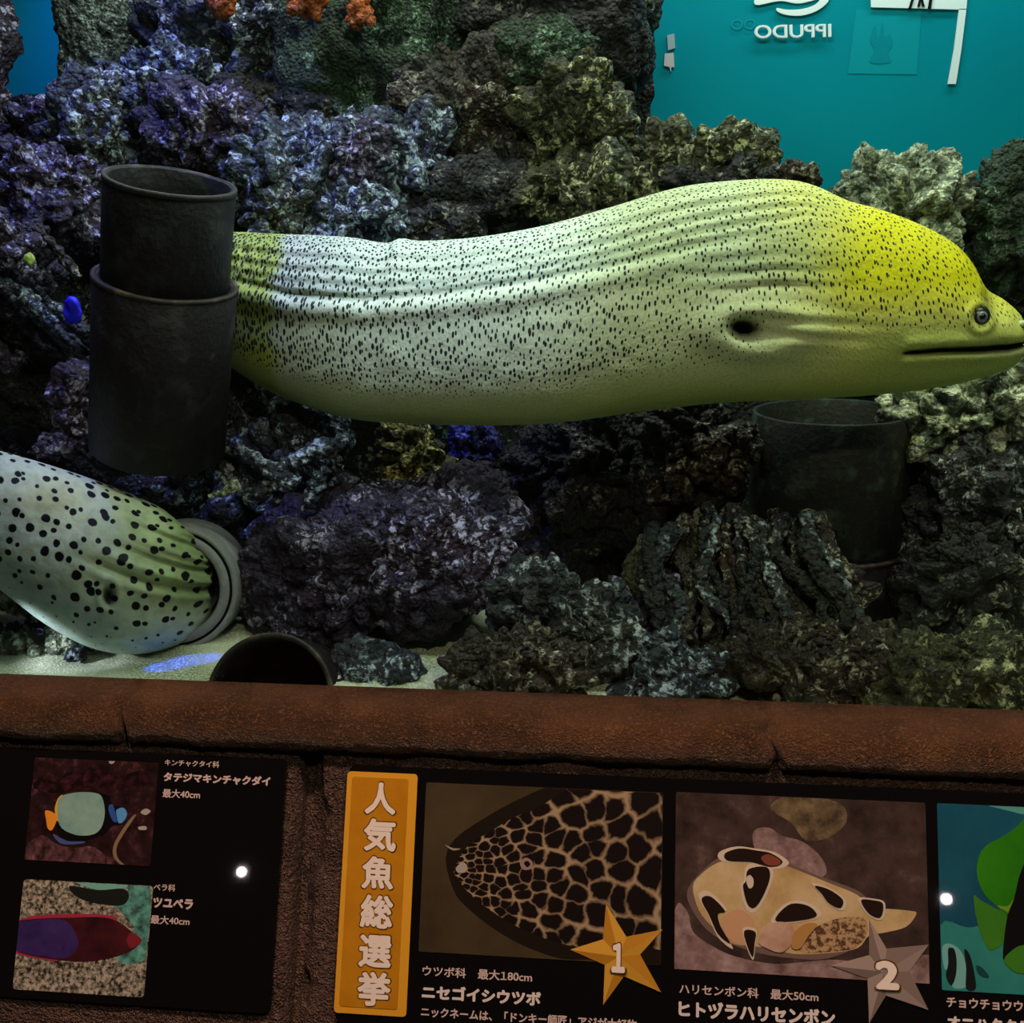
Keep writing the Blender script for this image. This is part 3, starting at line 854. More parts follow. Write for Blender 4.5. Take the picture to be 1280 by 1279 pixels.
suv = np.stack([np.repeat(du[:, None], NR, 1), girth, np.zeros((NS, NR))], -1)
attr(body.data, 'suv', 'FLOAT_VECTOR', suv.reshape(-1, 3))
sp = np.interp(x, [236, 360, 420, 700, 900, 1050, 1230, 1281], [0.46, 0.40, 0.33, 0.29, 0.24, 0.26, 0.24, 0.18])
sp *= 1 - sstep(0.70, 0.90, fr_)
sp *= 1 - 0.9 * np.exp(-((x - 985) / 60) ** 2 - ((y - 412) / 34) ** 2)
sp *= 1 - 0.85 * sstep(1010, 1080, x) * sstep(392, 420, y)
attr(body.data, 'spot', 'FLOAT', sp)


def flank_point(qx, qy):                      # point on the skin towards the visitors
    i = int(np.argmin(np.abs(px - qx)))
    j = int(np.argmin(np.abs(PY[i, :NR // 2] - qy)))
    return pos[i, j]


def ball(name, c, r, mat, parent=None, squash=1.0, s=3):
    v, f = ico(s)
    o = obj(name, v * np.array([r, r * squash, r]) + np.asarray(c), f, mat)
    if parent: keep_world(o, parent)
    return o


ep = flank_point(eyx, eyy)
er = 13.5 * mpp(0.27)
eye = ball('eye', ep + np.array([0, 0.0035, 0]), er, plain('dark_eye_ring', (0.012, 0.016, 0.020), 0.25, 0.5), eel, 0.8, 4)
iris = ball('iris', ep + np.array([0.0008, -0.0012, 0]), er * 0.60, plain('silver_iris', (0.13, 0.17, 0.20), 0.25, 0.6), None, 0.75, 4)
pup = ball('pupil', ep + np.array([0.0010, -0.0048, 0]), er * 0.30, plain('black_pupil', (0.003, 0.003, 0.004), 0.15, 0.6), None, 0.8, 3)
for o in (iris, pup):
    o.parent = eye
np_ = flank_point(1268, 404)
nt = tube('nostril', [np_ + np.array([0, 0.002, 0]), np_ + np.array([0.001, -0.003, 0.001]), np_ + np.array([0.002, -0.007, 0.002])], [0.0035, 0.003, 0.002], plain('pale_nostril', (0.50, 0.52, 0.36)), eel, n=8, m=12, nod=0.002, amp=0.1)

# --- the black-spotted eel at the left
n2 = 260
k2 = spline([(-150, 590, 0.31), (-70, 612, 0.27), (0, 640, 0.245), (60, 670, 0.232), (115, 700, 0.228), (160, 722, 0.236), (190, 732, 0.262), (212, 736, 0.31), (222, 730, 0.37), (228, 726, 0.44)], n2)
c2 = np.array([P(*q) for q in k2])
hl = np.interp(np.linspace(0, 1, n2), np.linspace(0, 1, 10), [66, 70, 80, 92, 102, 104, 92, 76, 70, 66]) * mpp(0.24)
hl = np.convolve(np.pad(hl, 12, mode='edge'), np.ones(25) / 25, 'valid')
ax2 = np.gradient(c2, axis=0)
ax2 /= np.linalg.norm(ax2, axis=1)[:, None]
toc = CAM[None, :] - c2
toc /= np.linalg.norm(toc, axis=1)[:, None]
up0 = np.cross(ax2, toc)
up0[up0[:, 2] < 0] *= -1
up0 = 0.9 * up0 / np.linalg.norm(up0, axis=1)[:, None] + np.array([0, 0, 0.1])
up0 = np.stack([np.convolve(np.pad(up0[:, i], 20, mode='edge'), np.ones(41) / 41, 'valid') for i in range(3)], 1)
up0 -= ax2 * (up0 * ax2).sum(1)[:, None]
up0 /= np.linalg.norm(up0, axis=1)[:, None]
sd2 = np.cross(ax2, up0)
if (sd2[100] * toc[100]).sum() < 0: sd2 = -sd2
h2 = up0 * hl[:, None]
p2 = c2[:, None, :] + h2[:, None, :] * vz[None, :, None] + sd2[:, None, :] * (hl * 0.86)[:, None, None] * (ws * (1 - 0.22 * np.clip(ca, 0, 1) ** 2))[None, :, None]
base2 = p2.copy()
FR2 = np.repeat(FR[None, :], n2, 0)
U2 = np.repeat(np.linspace(0, 1, n2)[:, None], NR, 1)
rel = base2 - CAM
Q2x = 640 + F * (rel @ RV) / (rel @ FV)
Q2y = 639.5 - F * (rel @ UV) / (rel @ FV)
o2 = np.zeros((n2, NR))
for fr0, am, w0 in ((0.10, .0035, .030), (0.17, -.0045, .022), (0.24, .003, .03), (0.33, -.0035, .02), (0.40, .0042, .028), (0.47, -.006, .018), (0.53, .003, .022)):
    o2 += am * np.exp(-((FR2 + 0.03 * np.sin(U2 * 11) - fr0) / w0) ** 2) * sstep(0.42, 0.56, U2)
o2 += 0.0012 * np.sin(FR2 * 120 + 3 * np.sin(U2 * 9)) * sstep(0.45, 0.6, U2) * sstep(0.62, 0.4, FR2)
g2 = np.sqrt(((Q2x - 136) / 7) ** 2 + ((Q2y - 745) / 12) ** 2)
o2 += -0.012 * np.exp(-g2 ** 2.2) + 0.003 * np.exp(-((g2 - 1.7) / 0.6) ** 2)
o2 += 0.0016 * fbm(np.stack([Q2x / 30, Q2y / 20, Q2x * 0], -1).reshape(-1, 3), 4, 3).reshape(n2, NR)
p2 = p2 + sd2[:, None, :] * (o2 * np.sign(sa)[None, :] * flank)[..., None]
f2 = [(i * NR + j, (i + 1) * NR + j, (i + 1) * NR + (j + 1) % NR, i * NR + (j + 1) % NR) for i in range(n2 - 1) for j in range(NR)]
f2.append(tuple((n2 - 1) * NR + j for j in range(NR)))
f2.append(tuple(range(NR - 1, -1, -1)))
eel2 = empty('moray_eel', tuple(c2[120] - np.array([0, 0, hl[120]])))
tag(eel2, 'grey-green moray eel with round black spots at the lower left', 'eel')
b2 = obj('body', p2.reshape(-1, 3), f2, skin_mat('black_spotted_eel_skin', 66.0, 1.0, (0.004, 0.005, 0.006), 0.4, 0.6))
keep_world(b2, eel2)
x, y, fq, uq = Q2x.ravel(), Q2y.ravel(), FR2.ravel(), U2.ravel()
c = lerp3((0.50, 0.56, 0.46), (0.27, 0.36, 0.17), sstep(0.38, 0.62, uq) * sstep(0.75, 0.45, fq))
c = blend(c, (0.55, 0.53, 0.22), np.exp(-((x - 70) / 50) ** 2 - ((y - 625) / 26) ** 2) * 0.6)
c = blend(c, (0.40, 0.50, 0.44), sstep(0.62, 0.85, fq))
nz = fbm(np.stack([x / 40, y / 30, x * 0], -1), 6, 3)
c = c * (1 + 0.35 * nz)[:, None]
c = blend(c, (0.004, 0.004, 0.006), np.exp(-g2 ** 3).ravel())
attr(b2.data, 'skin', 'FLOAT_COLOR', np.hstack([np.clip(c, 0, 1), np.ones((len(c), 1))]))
axd = c2[230] - c2[20]
axd /= np.linalg.norm(axd)
seg = np.linalg.norm(np.diff(base2, axis=1, append=base2[:, :1]), axis=2)
arc = np.cumsum(seg, axis=1)
arc = arc - arc[:, NR // 4][:, None]
attr(b2.data, 'suv', 'FLOAT_VECTOR', np.stack([base2 @ axd, arc, np.zeros((n2, NR))], -1).reshape(-1, 3))
sp = np.interp(uq, [0, 0.3, 0.5, 0.75, 1], [0.22, 0.28, 0.31, 0.27, 0.20]) * (1 - 0.75 * sstep(0.72, 0.92, fq))
attr(b2.data, 'spot', 'FLOAT', sp)

# ------------------------------------------------------------------ reflections in the front glass, painted as flat pieces on the back wall
YB = 1.155
M_REFL_WHITE = plain('white_reflection', (0.86, 0.86, 0.84), 0.5)  # colours of the glass reflections, laid on as solid surfaces
M_REFL_TEAL = plain('teal_reflection', (0.003, 0.27, 0.32), 0.6, 0.04)
M_REFL_PINK = plain('pinkish_reflection', (0.55, 0.45, 0.48), 0.5)


def poly_back(name, groups, mat, parent=None, Y=YB, thick=0.004, smooth_out=False):
    V_, F_ = [], []
    for pts in groups:
        if smooth_out: pts = loop_spline(pts, 5)
        k = len(V_)
        n = len(pts)
        V_ += [P(a, b, Y) for a, b in pts] + [P(a, b, Y) + np.array([0, thick, 0]) for a, b in pts]
        F_ += [tuple(range(k + n - 1, k - 1, -1)), tuple(range(k + n, k + 2 * n))]
        F_ += [(k + i, k + (i + 1) % n, k + n + (i + 1) % n, k + n + i) for i in range(n)]
    o = obj(name, V_, F_, mat, smooth=False)
    if parent: keep_world(o, parent)
    return o


def text_mesh(body_, bold=0.0):
    if '1' in body_ and len(body_) > 1:       # the plain font draws a bare stroke for 1: set the flagged figure instead
        a_, b_ = body_.split('1', 1)
        va, fa_ = text_mesh(a_, bold)
        v1_, f1_ = text_mesh('１', bold)
        vb, fb_ = text_mesh(b_, bold)
        v8 = text_mesh('8', bold)[0]
        h8 = v8[:, 1].max() - v8[:, 1].min()
        sc1 = h8 / (v1_[:, 1].max() - v1_[:, 1].min())
        v1_ = (v1_ - np.array([v1_[:, 0].min(), v1_[:, 1].min(), 0])) * np.array([sc1, sc1, 1]) + np.array([va[:, 0].max() + 0.08, v8[:, 1].min(), 0])
        vb = vb + np.array([v1_[:, 0].max() + 0.07 - vb[:, 0].min(), 0, 0])
        n1, n2_ = len(va), len(va) + len(v1_)
        return np.vstack([va, v1_, vb]), fa_ + [tuple(i + n1 for i in q) for q in f1_] + [tuple(i + n2_ for i in q) for q in fb_]
    cu = bpy.data.curves.new('lettering_curve', 'FONT')
    cu.body = body_
    cu.resolution_u = 4
    o = bpy.data.objects.new('lettering_curve', cu)
    COL.objects.link(o)
    dg = bpy.context.evaluated_depsgraph_get()
    dg.update()
    me = bpy.data.meshes.new_from_object(o.evaluated_get(dg))
    v = np.array([q.co[:] for q in me.vertices])
    f = [tuple(p.vertices) for p in me.polygons]
    bpy.data.objects.remove(o)
    bpy.data.curves.remove(cu)
    bpy.data.meshes.remove(me)
    if bold:
        n = len(v)
        vs, fs = [], []
        for k, (a, b) in enumerate(((0, 0), (1, 0), (-1, 0), (0, 1), (0, -1), (.7, .7), (-.7, -.7), (.7, -.7), (-.7, .7))):
            vs.append(v + np.array([a * bold, b * bold, k * 0.0004]))
            fs += [tuple(i + k * n for i in q) for q in f]
        v, f = np.vstack(vs), fs
    return v, f


refl_brand = empty('reflected_lettering', P(990, 48, YB))  # reflected shop name, modelled as flat letters on the wall
tag(refl_brand, 'reflection of a white shop name and brush-stroke emblem, painted mirror-wise on the turquoise wall', 'sign')
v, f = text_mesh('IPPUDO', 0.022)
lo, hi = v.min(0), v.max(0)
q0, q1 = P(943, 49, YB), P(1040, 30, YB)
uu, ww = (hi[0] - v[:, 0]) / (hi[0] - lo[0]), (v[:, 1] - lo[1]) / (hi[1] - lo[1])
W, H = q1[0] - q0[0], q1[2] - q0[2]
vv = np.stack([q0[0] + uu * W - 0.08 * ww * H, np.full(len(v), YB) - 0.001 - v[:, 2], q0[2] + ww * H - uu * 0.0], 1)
keep_world(obj('reflected_letters', vv, [tuple(reversed(q)) for q in f], M_REFL_WHITE, smooth=False), refl_brand)
poly_back('reflected_brush_stroke', [[(945, 6), (975, 1), (1000, 4), (1028, -6), (1010, -22), (960, -26), (946, -8)]], M_REFL_WHITE, refl_brand, smooth_out=True)
poly_back('reflected_brush_stroke', [[(971, 10), (984, 12), (1003, 11), (1020, 5), (1030, -8), (1038, -12), (1035, 2), (1022, 13), (1004, 19), (986, 19), (973, 15)]], M_REFL_WHITE, refl_brand, smooth_out=True)
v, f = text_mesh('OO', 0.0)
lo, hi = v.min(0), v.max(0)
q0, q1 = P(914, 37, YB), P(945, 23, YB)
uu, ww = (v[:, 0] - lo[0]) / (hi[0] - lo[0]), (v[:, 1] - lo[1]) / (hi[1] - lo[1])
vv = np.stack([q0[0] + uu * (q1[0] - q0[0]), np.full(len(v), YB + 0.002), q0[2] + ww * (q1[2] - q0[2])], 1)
keep_world(obj('faint_reflected_letters', vv, f, M_REFL_TEAL, smooth=False), refl_brand)

refl_frame7 = empty('reflected_frame', P(1190, 104, YB))  # reflected frame, modelled as flat bars on the wall
tag(refl_frame7, 'reflection of a white angled frame shaped like a seven, painted at the top right of the wall', 'sign')
poly_back('reflected_top_bar', [[(1088, -12), (1210, -12), (1208, 12), (1204, 12), (1150, 10.5), (1089, 9)]], M_REFL_WHITE, refl_frame7)
poly_back('reflected_slanted_bar', [[(1199, 11), (1208, 11), (1202, 60), (1195, 105), (1185, 105), (1193, 60)]], M_REFL_WHITE, refl_frame7)
poly_back('dark_mark', [[(1136, 10.4), (1141, -6), (1144, -6), (1139, 10.4)], [(1147, 8), (1150, -4), (1153, -4), (1156, 8), (1153, 8), (1151.5, 0), (1149.5, 8)], [(1160, 10.6), (1163, -6), (1166, -6), (1164, 10.6)]], M_DARKHOLE, refl_frame7, Y=YB - 0.003)
reflected_poster = empty('reflected_poster', P(1106, 95, YB))  # reflected sheet, painted as a thin panel on the wall
tag(reflected_poster, 'faint teal reflection with a darker figure, painted on the wall beside the white frame', 'reflected_poster')
poly_back('reflected_sheet', [[(1070, 12), (1152, 14), (1146, 93), (1060, 92)]], M_REFL_TEAL, reflected_poster, Y=YB + 0.0042, thick=0.001)
poly_back('reflected_figure', [[(1094, 30), (1098, 50), (1103, 28), (1106, 46), (1112, 42), (1116, 55), (1110, 66), (1113, 78), (1088, 78), (1093, 62), (1088, 50)]], plain('deep_teal_reflection', (0.002, 0.225, 0.28), 0.6, 0.04), reflected_poster, Y=YB + 0.0036, thick=0.001, smooth_out=True)
lantern_refl = empty('lantern_reflection', P(838, 84, YB))  # lantern-like reflection, painted as two small flat shapes
tag(lantern_refl, 'small pinkish lantern-like reflection painted on the turquoise wall beside the dark boulder', 'reflection')
poly_back('upper_glint', [[(834, 44), (843, 42), (844, 60), (835, 63)]], plain('grey_pink_reflection', (0.30, 0.36, 0.40)), lantern_refl)
poly_back('lower_glint', [[(831, 67), (842, 66), (843, 84), (839, 84), (839, 89), (838, 89), (837, 84), (830, 82)]], M_REFL_PINK, lantern_refl)

# ------------------------------------------------------------------ ledge and sign rail
TS = math.radians(22)
SN = np.array([0, -math.cos(TS), math.sin(TS)])
SU = np.array([0, math.sin(TS), math.cos(TS)])
SO = P(640, 955, -0.055)


def uv_of(x, y):
    d = ray(x, y)
    q = CAM + d * (np.dot(SO - CAM, SN) / np.dot(d, SN)) - SO
    return float(q[0]), float(np.dot(q, SU))


def W3(u, v, h):
    return SO + np.array([u, 0, 0]) + SU * v + SN * h


def S(x, y, h=0.0):
    return W3(*uv_of(x, y), h)


# rounded nosing blocks of the ledge
ledge = [(0.001, 0.0), (-0.016, 0.0008), (-0.032, 0.0005), (-0.044, -0.001), (-0.052, -0.005), (-0.057, -0.011), (-0.060, -0.018), (-0.060, -0.026), (-0.056, -0.033), (-0.048, -0.037), (-0.035, -0.039), (-0.01, -0.040), (0.001, -0.040)]
lp = spline(ledge, 60)
trim = empty('trim_1', (0, -0.03, ZL - 0.04))
tag(trim, 'rounded brown stone ledge under the aquarium window', kind='structure')
xa = [-0.95, P(150, 890, -0.05)[0], P(965, 915, -0.05)[0], 0.80]
for bi in range(3):
    x0, x1 = xa[bi], xa[bi + 1]
    nb = int((x1 - x0) / 0.0022)
    xs = np.linspace(x0, x1, nb)
    X = np.repeat(xs[:, None], len(lp), 1)
    Yp = np.repeat(lp[None, :, 0], nb, 0).copy()
    Zp = np.repeat(lp[None, :, 1], nb, 0).copy()
    q = np.stack([X, Yp, Zp], -1).reshape(-1, 3)
    dn = 0.0022 * fbm(q * 28, 5 + bi, 3) + 0.0007 * fbm(q * 190, 8 + bi, 2)
    endd = np.minimum(X - x0, x1 - X).ravel() + 0.004 * fbm(q * 60, 14, 2) * (np.abs(q[:, 1]) > 0.02)
    gapw = 0.007 if bi != 0 else 0.006
    dn = dn - 0.009 * sstep(gapw, 0.0005, endd) * (0.55 if bi == 0 else 1.0)
    cy, cz = -0.026, -0.020
    dr = np.stack([np.zeros(len(q)), q[:, 1] - cy, q[:, 2] - cz], 1)
    dr /= np.linalg.norm(dr, axis=1)[:, None]
    edge = (np.abs(q[:, 1] - 0.001) > 0.006)
    q = q + dr * (dn * edge)[:, None]
    # cracks run slightly slanted and crooked
    prog = np.repeat(np.linspace(0, 1, len(lp))[None, :], nb, 0).ravel()
    wob_ = 0.012 * (prog - 0.4) + 0.0025 * np.sin(prog * 14)
    near = np.where(bi > 0, np.exp(-(X.ravel() - x0) / 0.02), 0) + np.where(bi < 2, np.exp(-(x1 - X.ravel()) / 0.02), 0)
    q[:, 0] += near * wob_ * (1 if (bi == 2) else 1)
    q[:, 2] += ZL
    m = len(lp)
    fb = [(i * m + j, i * m + j + 1, (i + 1) * m + j + 1, (i + 1) * m + j) for i in range(nb - 1) for j in range(m - 1)]
    fb += [tuple(range(m - 1, -1, -1)), tuple((nb - 1) * m + j for j in range(m))]
    keep_world(obj('ledge_block', q, fb, M_STONE), trim)

# sloped stone face that carries the signs
wf = empty('wall_front', tuple(W3(0, -0.30, -0.012)))
tag(wf, 'sloping brown stone face below the ledge', kind='structure')


def slab(name, u0, u1, v0, v1, h, mat, parent, seed, rough_amp=0.002, du_=0.0025, depth=0.02, ragged=0.0):
    nu, nv = max(4, int((u1 - u0) / du_)), max(4, int((v1 - v0) / du_))
    U_, V_ = np.meshgrid(np.linspace(u0, u1, nu), np.linspace(v0, v1, nv), indexing='ij')
    q = np.stack([U_.ravel(), V_.ravel(), np.zeros(nu * nv)], 1)
    hh_ = h + rough_amp * fbm(q * 45, seed, 3) + rough_amp * 0.5 * fbm(q * 220, seed + 4, 2)
    ed = np.minimum(q[:, 0] - u0, u1 - q[:, 0])
    if ragged: ed = ed + ragged * fbm(q * 38, seed + 9, 3) - ragged * 0.6
    hh_ = hh_ - depth * sstep(0.006, -0.001, ed)
    w = SO + q[:, :1] * np.array([1.0, 0, 0]) + q[:, 1:2] * SU + hh_[:, None] * SN
    k = nu * nv
    back = SO + q[:, :1] * np.array([1.0, 0, 0]) + q[:, 1:2] * SU + (h - depth - 0.006) * SN
    f_ = [(i * nv + j, (i + 1) * nv + j, (i + 1) * nv + j + 1, i * nv + j + 1) for i in range(nu - 1) for j in range(nv - 1)]
    ring = [i * nv for i in range(nu)] + [(nu - 1) * nv + j for j in range(1, nv)] + [i * nv + nv - 1 for i in range(nu - 2, -1, -1)] + [j for j in range(nv - 2, 0, -1)]
    vb = [back[i] for i in ring]
    f_ += [(ring[i], k + i, k + (i + 1) % len(ring), ring[(i + 1) % len(ring)]) for i in range(len(ring))]
    f_.append(tuple(k + i for i in range(len(ring))))
    o = obj(name, np.vstack([w, vb]), f_, mat)
    keep_world(o, parent)
    return o


uL = uv_of(352, 1000)[0]
uR = uv_of(392, 1000)[0]
slab('backing_slab', -0.75, 0.62, -0.30, 0.018, -0.020, M_STONE2, wf, 31, 0.0015, du_=0.005, depth=0.004)
slab('stone_block', -0.75, uL + 0.016, -0.30, 0.010, -0.004, M_STONE2, wf, 32, 0.0012)
slab('stone_block', uR - 0.004, 0.62, -0.30, 0.010, -0.004, M_STONE2, wf, 33, 0.0032, ragged=0.010, depth=0.014)

# ------------------------------------------------------------------ sign boards
M_BOARD = plain('black_acrylic', (0.0045, 0.004, 0.0045), 0.10, 0.5)
M_TEXT = plain('white_print', (0.72, 0.66, 0.66), 0.3, 0.4)
M_PINKT = plain('pinkish_print', (0.62, 0.50, 0.50), 0.3, 0.4)


def rrect(u0, v0, u1, v1, r, n=6):
    out_ = []
    for cx, cy, a0 in ((u1 - r, v1 - r, 0), (u0 + r, v1 - r, 90), (u0 + r, v0 + r, 180), (u1 - r, v0 + r, 270)):
        for k in range(n + 1):
            t = math.radians(a0 + 90 * k / n)
            out_.append((cx + r * math.cos(t), cy + r * math.sin(t)))
    return out_


def plate(name, outline, h0, h1, mat, parent, attrs=None, bev=0.0):
    n = len(outline)
    V_ = [W3(a, b, h0) for a, b in outline] + [W3(a, b, h1 - bev) for a, b in outline]
    F_ = [tuple(range(n - 1, -1, -1))] + [(i, (i + 1) % n, n + (i + 1) % n, n + i) for i in range(n)]
    if bev:
        c_ = np.mean(outline, 0)
        ins = []
        for a, b in outline:
            d = np.array([a, b]) - c_
            ins.append((a - np.sign(d[0]) * min(bev, abs(d[0])), b - np.sign(d[1]) * min(bev, abs(d[1]))))
        V_ += [W3(a, b, h1) for a, b in ins]
        F_ += [(n + i, n + (i + 1) % n, 2 * n + (i + 1) % n, 2 * n + i) for i in range(n)]
        F_.append(tuple(range(2 * n, 3 * n)))
    else:
        F_.append(tuple(range(n, 2 * n)))
    o = obj(name, V_, F_, mat, smooth=False)
    keep_world(o, parent)
    return o


def child2(o, part, root):
    o.parent = part
    o.matrix_parent_inverse = Matrix.Identity(4)
    return o


def clip_rect(poly, u0, u1, v0, v1):
    for ax_, lim, sg in ((0, u0, 1), (0, u1, -1), (1, v0, 1), (1, v1, -1)):
        res = []
        for i in range(len(poly)):
            a, b = poly[i - 1], poly[i]
            ia, ib = (a[ax_] - lim) * sg >= 0, (b[ax_] - lim) * sg >= 0
            if ia != ib:
                t = (lim - a[ax_]) / (b[ax_] - a[ax_])
                res.append((a[0] + t * (b[0] - a[0]), a[1] + t * (b[1] - a[1])))
            if ib: res.append(b)
        poly = res
    return poly


class Pic:
    """a printed photograph on a board: a flat sheet with flat printed shapes"""
    def __init__(s, root, tl, br, mat, h=0.0005, orig=(0, 0), sc_=1.0, r=0.0015, name='photo_print'):
        s.u0, s.v1 = uv_of(*tl)
        s.u1, s.v0 = uv_of(*br)
        s.root, s.h, s.orig, s.sc = root, h, orig, sc_
        s.part = plate(name, rrect(s.u0, s.v0, s.u1, s.v1, r), 0.0, h, mat, root)
        s.k = 0

    def add(s, name, pts, mat, per=4, smooth_out=True, grow=1.0, layer=None):
        s.k += 1
        p = np.array([(s.orig[0] + a / s.sc, s.orig[1] + b / s.sc) for a, b in pts])
        if grow != 1.0:
            c_ = p.mean(0)
            p = c_ + (p - c_) * grow
        if smooth_out: p = loop_spline(p, per)
        q = clip_rect([uv_of(a, b) for a, b in p], s.u0 + 0.0002, s.u1 - 0.0002, s.v0 + 0.0002, s.v1 - 0.0002)
        if len(q) < 3: return None
        area = sum(q[i - 1][0] * q[i][1] - q[i][0] * q[i - 1][1] for i in range(len(q)))
        if area < 0: q = q[::-1]
        hz = s.h + 0.00004 * (layer or s.k)
        o = plate(name, q, s.h, hz, mat, s.root)
        child2(o, s.part, s.root)
        return o


def noise_print(name, stops, scale, detail=5.0, rough=0.35):
    k = N(name)
    co = k.n('ShaderNodeTexCoord').outputs['Object']
    a = k.n('ShaderNodeTexNoise', i_Vector=co, i_Scale=scale, i_Detail=detail, i_Roughness=0.65).outputs[0]
    return k.set(k.ramp(a, stops), rough, 0.4)


def text(body_, l, rgt, top, root, mat, part=None, bold=0.0, h=0.0004, name='lettering'):
    """l = (x, y) of the lower left corner, rgt = (x, y) lower right, top = y of the cap line at the left"""
    v, f = text_mesh(body_, bold)
    lo, hi = v.min(0), v.max(0)
    u0, v0 = uv_of(*l)
    u1, v0b = uv_of(*rgt)
    vt = uv_of(l[0], top)[1]
    base = (v0 + v0b) / 2
    uu = u0 + (v[:, 0] - lo[0]) / (hi[0] - lo[0]) * (u1 - u0)
    vv_ = base + (v[:, 1] - lo[1]) / (hi[1] - lo[1]) * (vt - v0)
    w = SO + uu[:, None] * np.array([1.0, 0, 0]) + vv_[:, None] * SU + (h + v[:, 2:3] * 0.02) * SN
    o = obj(name, w, f, mat, smooth=False)
    keep_world(o, root)
    if part: child2(o, part, root)
    return o


# ---- left board
u1, v1 = uv_of(355, 949)
u1b, v0 = uv_of(341, 1268)
bl = empty('fish_sign', tuple(W3(-0.3, v0, 0)))
tag(bl, 'black fish identification board at the left with two small fish photos', 'sign')
plate('board', rrect(-0.56, v0, (u1 + u1b) / 2, v1, 0.006), -0.004, 0.0, M_BOARD, bl, bev=0.0)
p1 = Pic(bl, (44, 947), (188, 1083), noise_print('dark_reef_print', [(0.3, (0.006, 0.004, 0.005)), (0.55, (0.03, 0.012, 0.014)), (0.68, (0.10, 0.035, 0.05)), (0.8, (0.25, 0.22, 0.2))], 90.0), orig=(0, 830), sc_=2.848)
black = plain('black_print', (0.005, 0.005, 0.006), 0.3, 0.4)
p1.add('coral_print', [(95, 650), (150, 610), (200, 640), (260, 655), (330, 650), (380, 690), (375, 722), (90, 715)], noise_print('pink_reef_print', [(0.35, (0.02, 0.012, 0.01)), (0.6, (0.14, 0.06, 0.08)), (0.75, (0.35, 0.25, 0.18))], 130.0))
p1.add('coral_print', [(120, 440), (150, 400), (200, 420), (250, 380), (300, 395), (330, 370), (420, 400), (500, 380), (540, 420), (440, 450), (320, 440), (200, 460)], noise_print('crimson_reef_print', [(0.45, (0.008, 0.005, 0.006)), (0.62, (0.05, 0.012, 0.02)), (0.78, (0.16, 0.05, 0.07))], 150.0))
p1.add('fish_print', [(205, 480), (250, 462), (330, 456), (385, 468), (402, 500), (440, 512), (454, 535), (440, 567), (400, 578), (370, 607), (300, 630), (240, 630), (205, 595), (195, 530)], black)
p1.add('fish_print', [(196, 520), (206, 482), (224, 466), (226, 490), (214, 540), (206, 560)], plain('amber_print', (0.75, 0.42, 0.04), 0.3))
p1.add('fish_print', [(213, 478), (262, 459), (330, 458), (364, 474), (374, 540), (350, 598), (285, 611), (222, 585), (206, 535)], noise_print('pale_teal_print', [(0.3, (0.14, 0.33, 0.34)), (0.7, (0.30, 0.50, 0.45))], 40.0))
p1.add('fish_print', [(163, 522), (192, 530), (205, 550), (188, 590), (172, 586), (166, 555)], plain('orange_print', (0.85, 0.32, 0.03), 0.3))
p1.add('fish_print', [(388, 508), (402, 500), (412, 530), (418, 562), (405, 560), (392, 535)], plain('deep_blue_print', (0.03, 0.10, 0.42), 0.3))
p1.add('fish_print', [(416, 520), (440, 512), (454, 535), (440, 562), (424, 566), (418, 545)], plain('sky_blue_print', (0.10, 0.35, 0.72), 0.3))
p1.add('fish_print', [(190, 605), (240, 630), (300, 632), (290, 640), (220, 640)], plain('violet_blue_print', (0.07, 0.10, 0.32), 0.3))
p1.add('plant_print', [(440, 722), (408, 690), (405, 650), (430, 600), (470, 545), (485, 540), (445, 600), (418, 650), (420, 690), (448, 720)], plain('tan_print', (0.24, 0.17, 0.11), 0.3))
for q in ([(502, 528), (520, 515), (538, 525), (520, 538)], [(495, 580), (520, 578), (522, 590), (498, 590)], [(390, 345), (412, 338), (408, 352), (395, 356)]):
    p1.add('speck_print', q, plain('pale_speck_print', (0.40, 0.38, 0.36), 0.3))
p2 = Pic(bl, (30, 1099), (180, 1247), noise_print('pebble_print', [(0.38, (0.02, 0.018, 0.015)), (0.5, (0.20, 0.19, 0.15)), (0.62, (0.50, 0.45, 0.40))], 300.0, 3.0), orig=(0, 830), sc_=2.848, r=0.003)
p2.add('water_print', [(350, 760), (525, 760), (525, 1000), (505, 1060), (420, 1060), (440, 960), (480, 940), (430, 880), (400, 850), (460, 800)], noise_print('turquoise_reef_print', [(0.35, (0.03, 0.05, 0.045)), (0.55, (0.10, 0.34, 0.31)), (0.75, (0.22, 0.55, 0.50))], 120.0))
p2.add('water_print', [(270, 770), (440, 772), (445, 800), (360, 805), (300, 790)], plain('turquoise_print', (0.18, 0.48, 0.44), 0.3))
p2.add('shade_print', [(250, 790), (350, 805), (440, 800), (460, 830), (430, 860), (330, 850), (270, 825)], plain('soft_black_print', (0.012, 0.015, 0.014), 0.3))
p2.add('fin_print', [(55, 920), (120, 897), (250, 890), (370, 892), (420, 905), (380, 925), (200, 930), (60, 945)], plain('crimson_fin_print', (0.38, 0.03, 0.08), 0.3))
p2.add('fin_print', [(50, 1000), (100, 1022), (180, 1040), (200, 1058), (120, 1045), (50, 1028)], plain('crimson_fin_print2', (0.38, 0.03, 0.08), 0.3))
p2.add('fish_print', [(55, 925), (120, 908), (250, 903), (370, 902), (430, 922), (490, 970), (506, 985), (470, 1020), (400, 1045), (300, 1060), (180, 1050), (100, 1035), (55, 1012)], noise_print('maroon_scale_print', [(0.3, (0.020, 0.006, 0.012)), (0.7, (0.075, 0.012, 0.018))], 60.0))
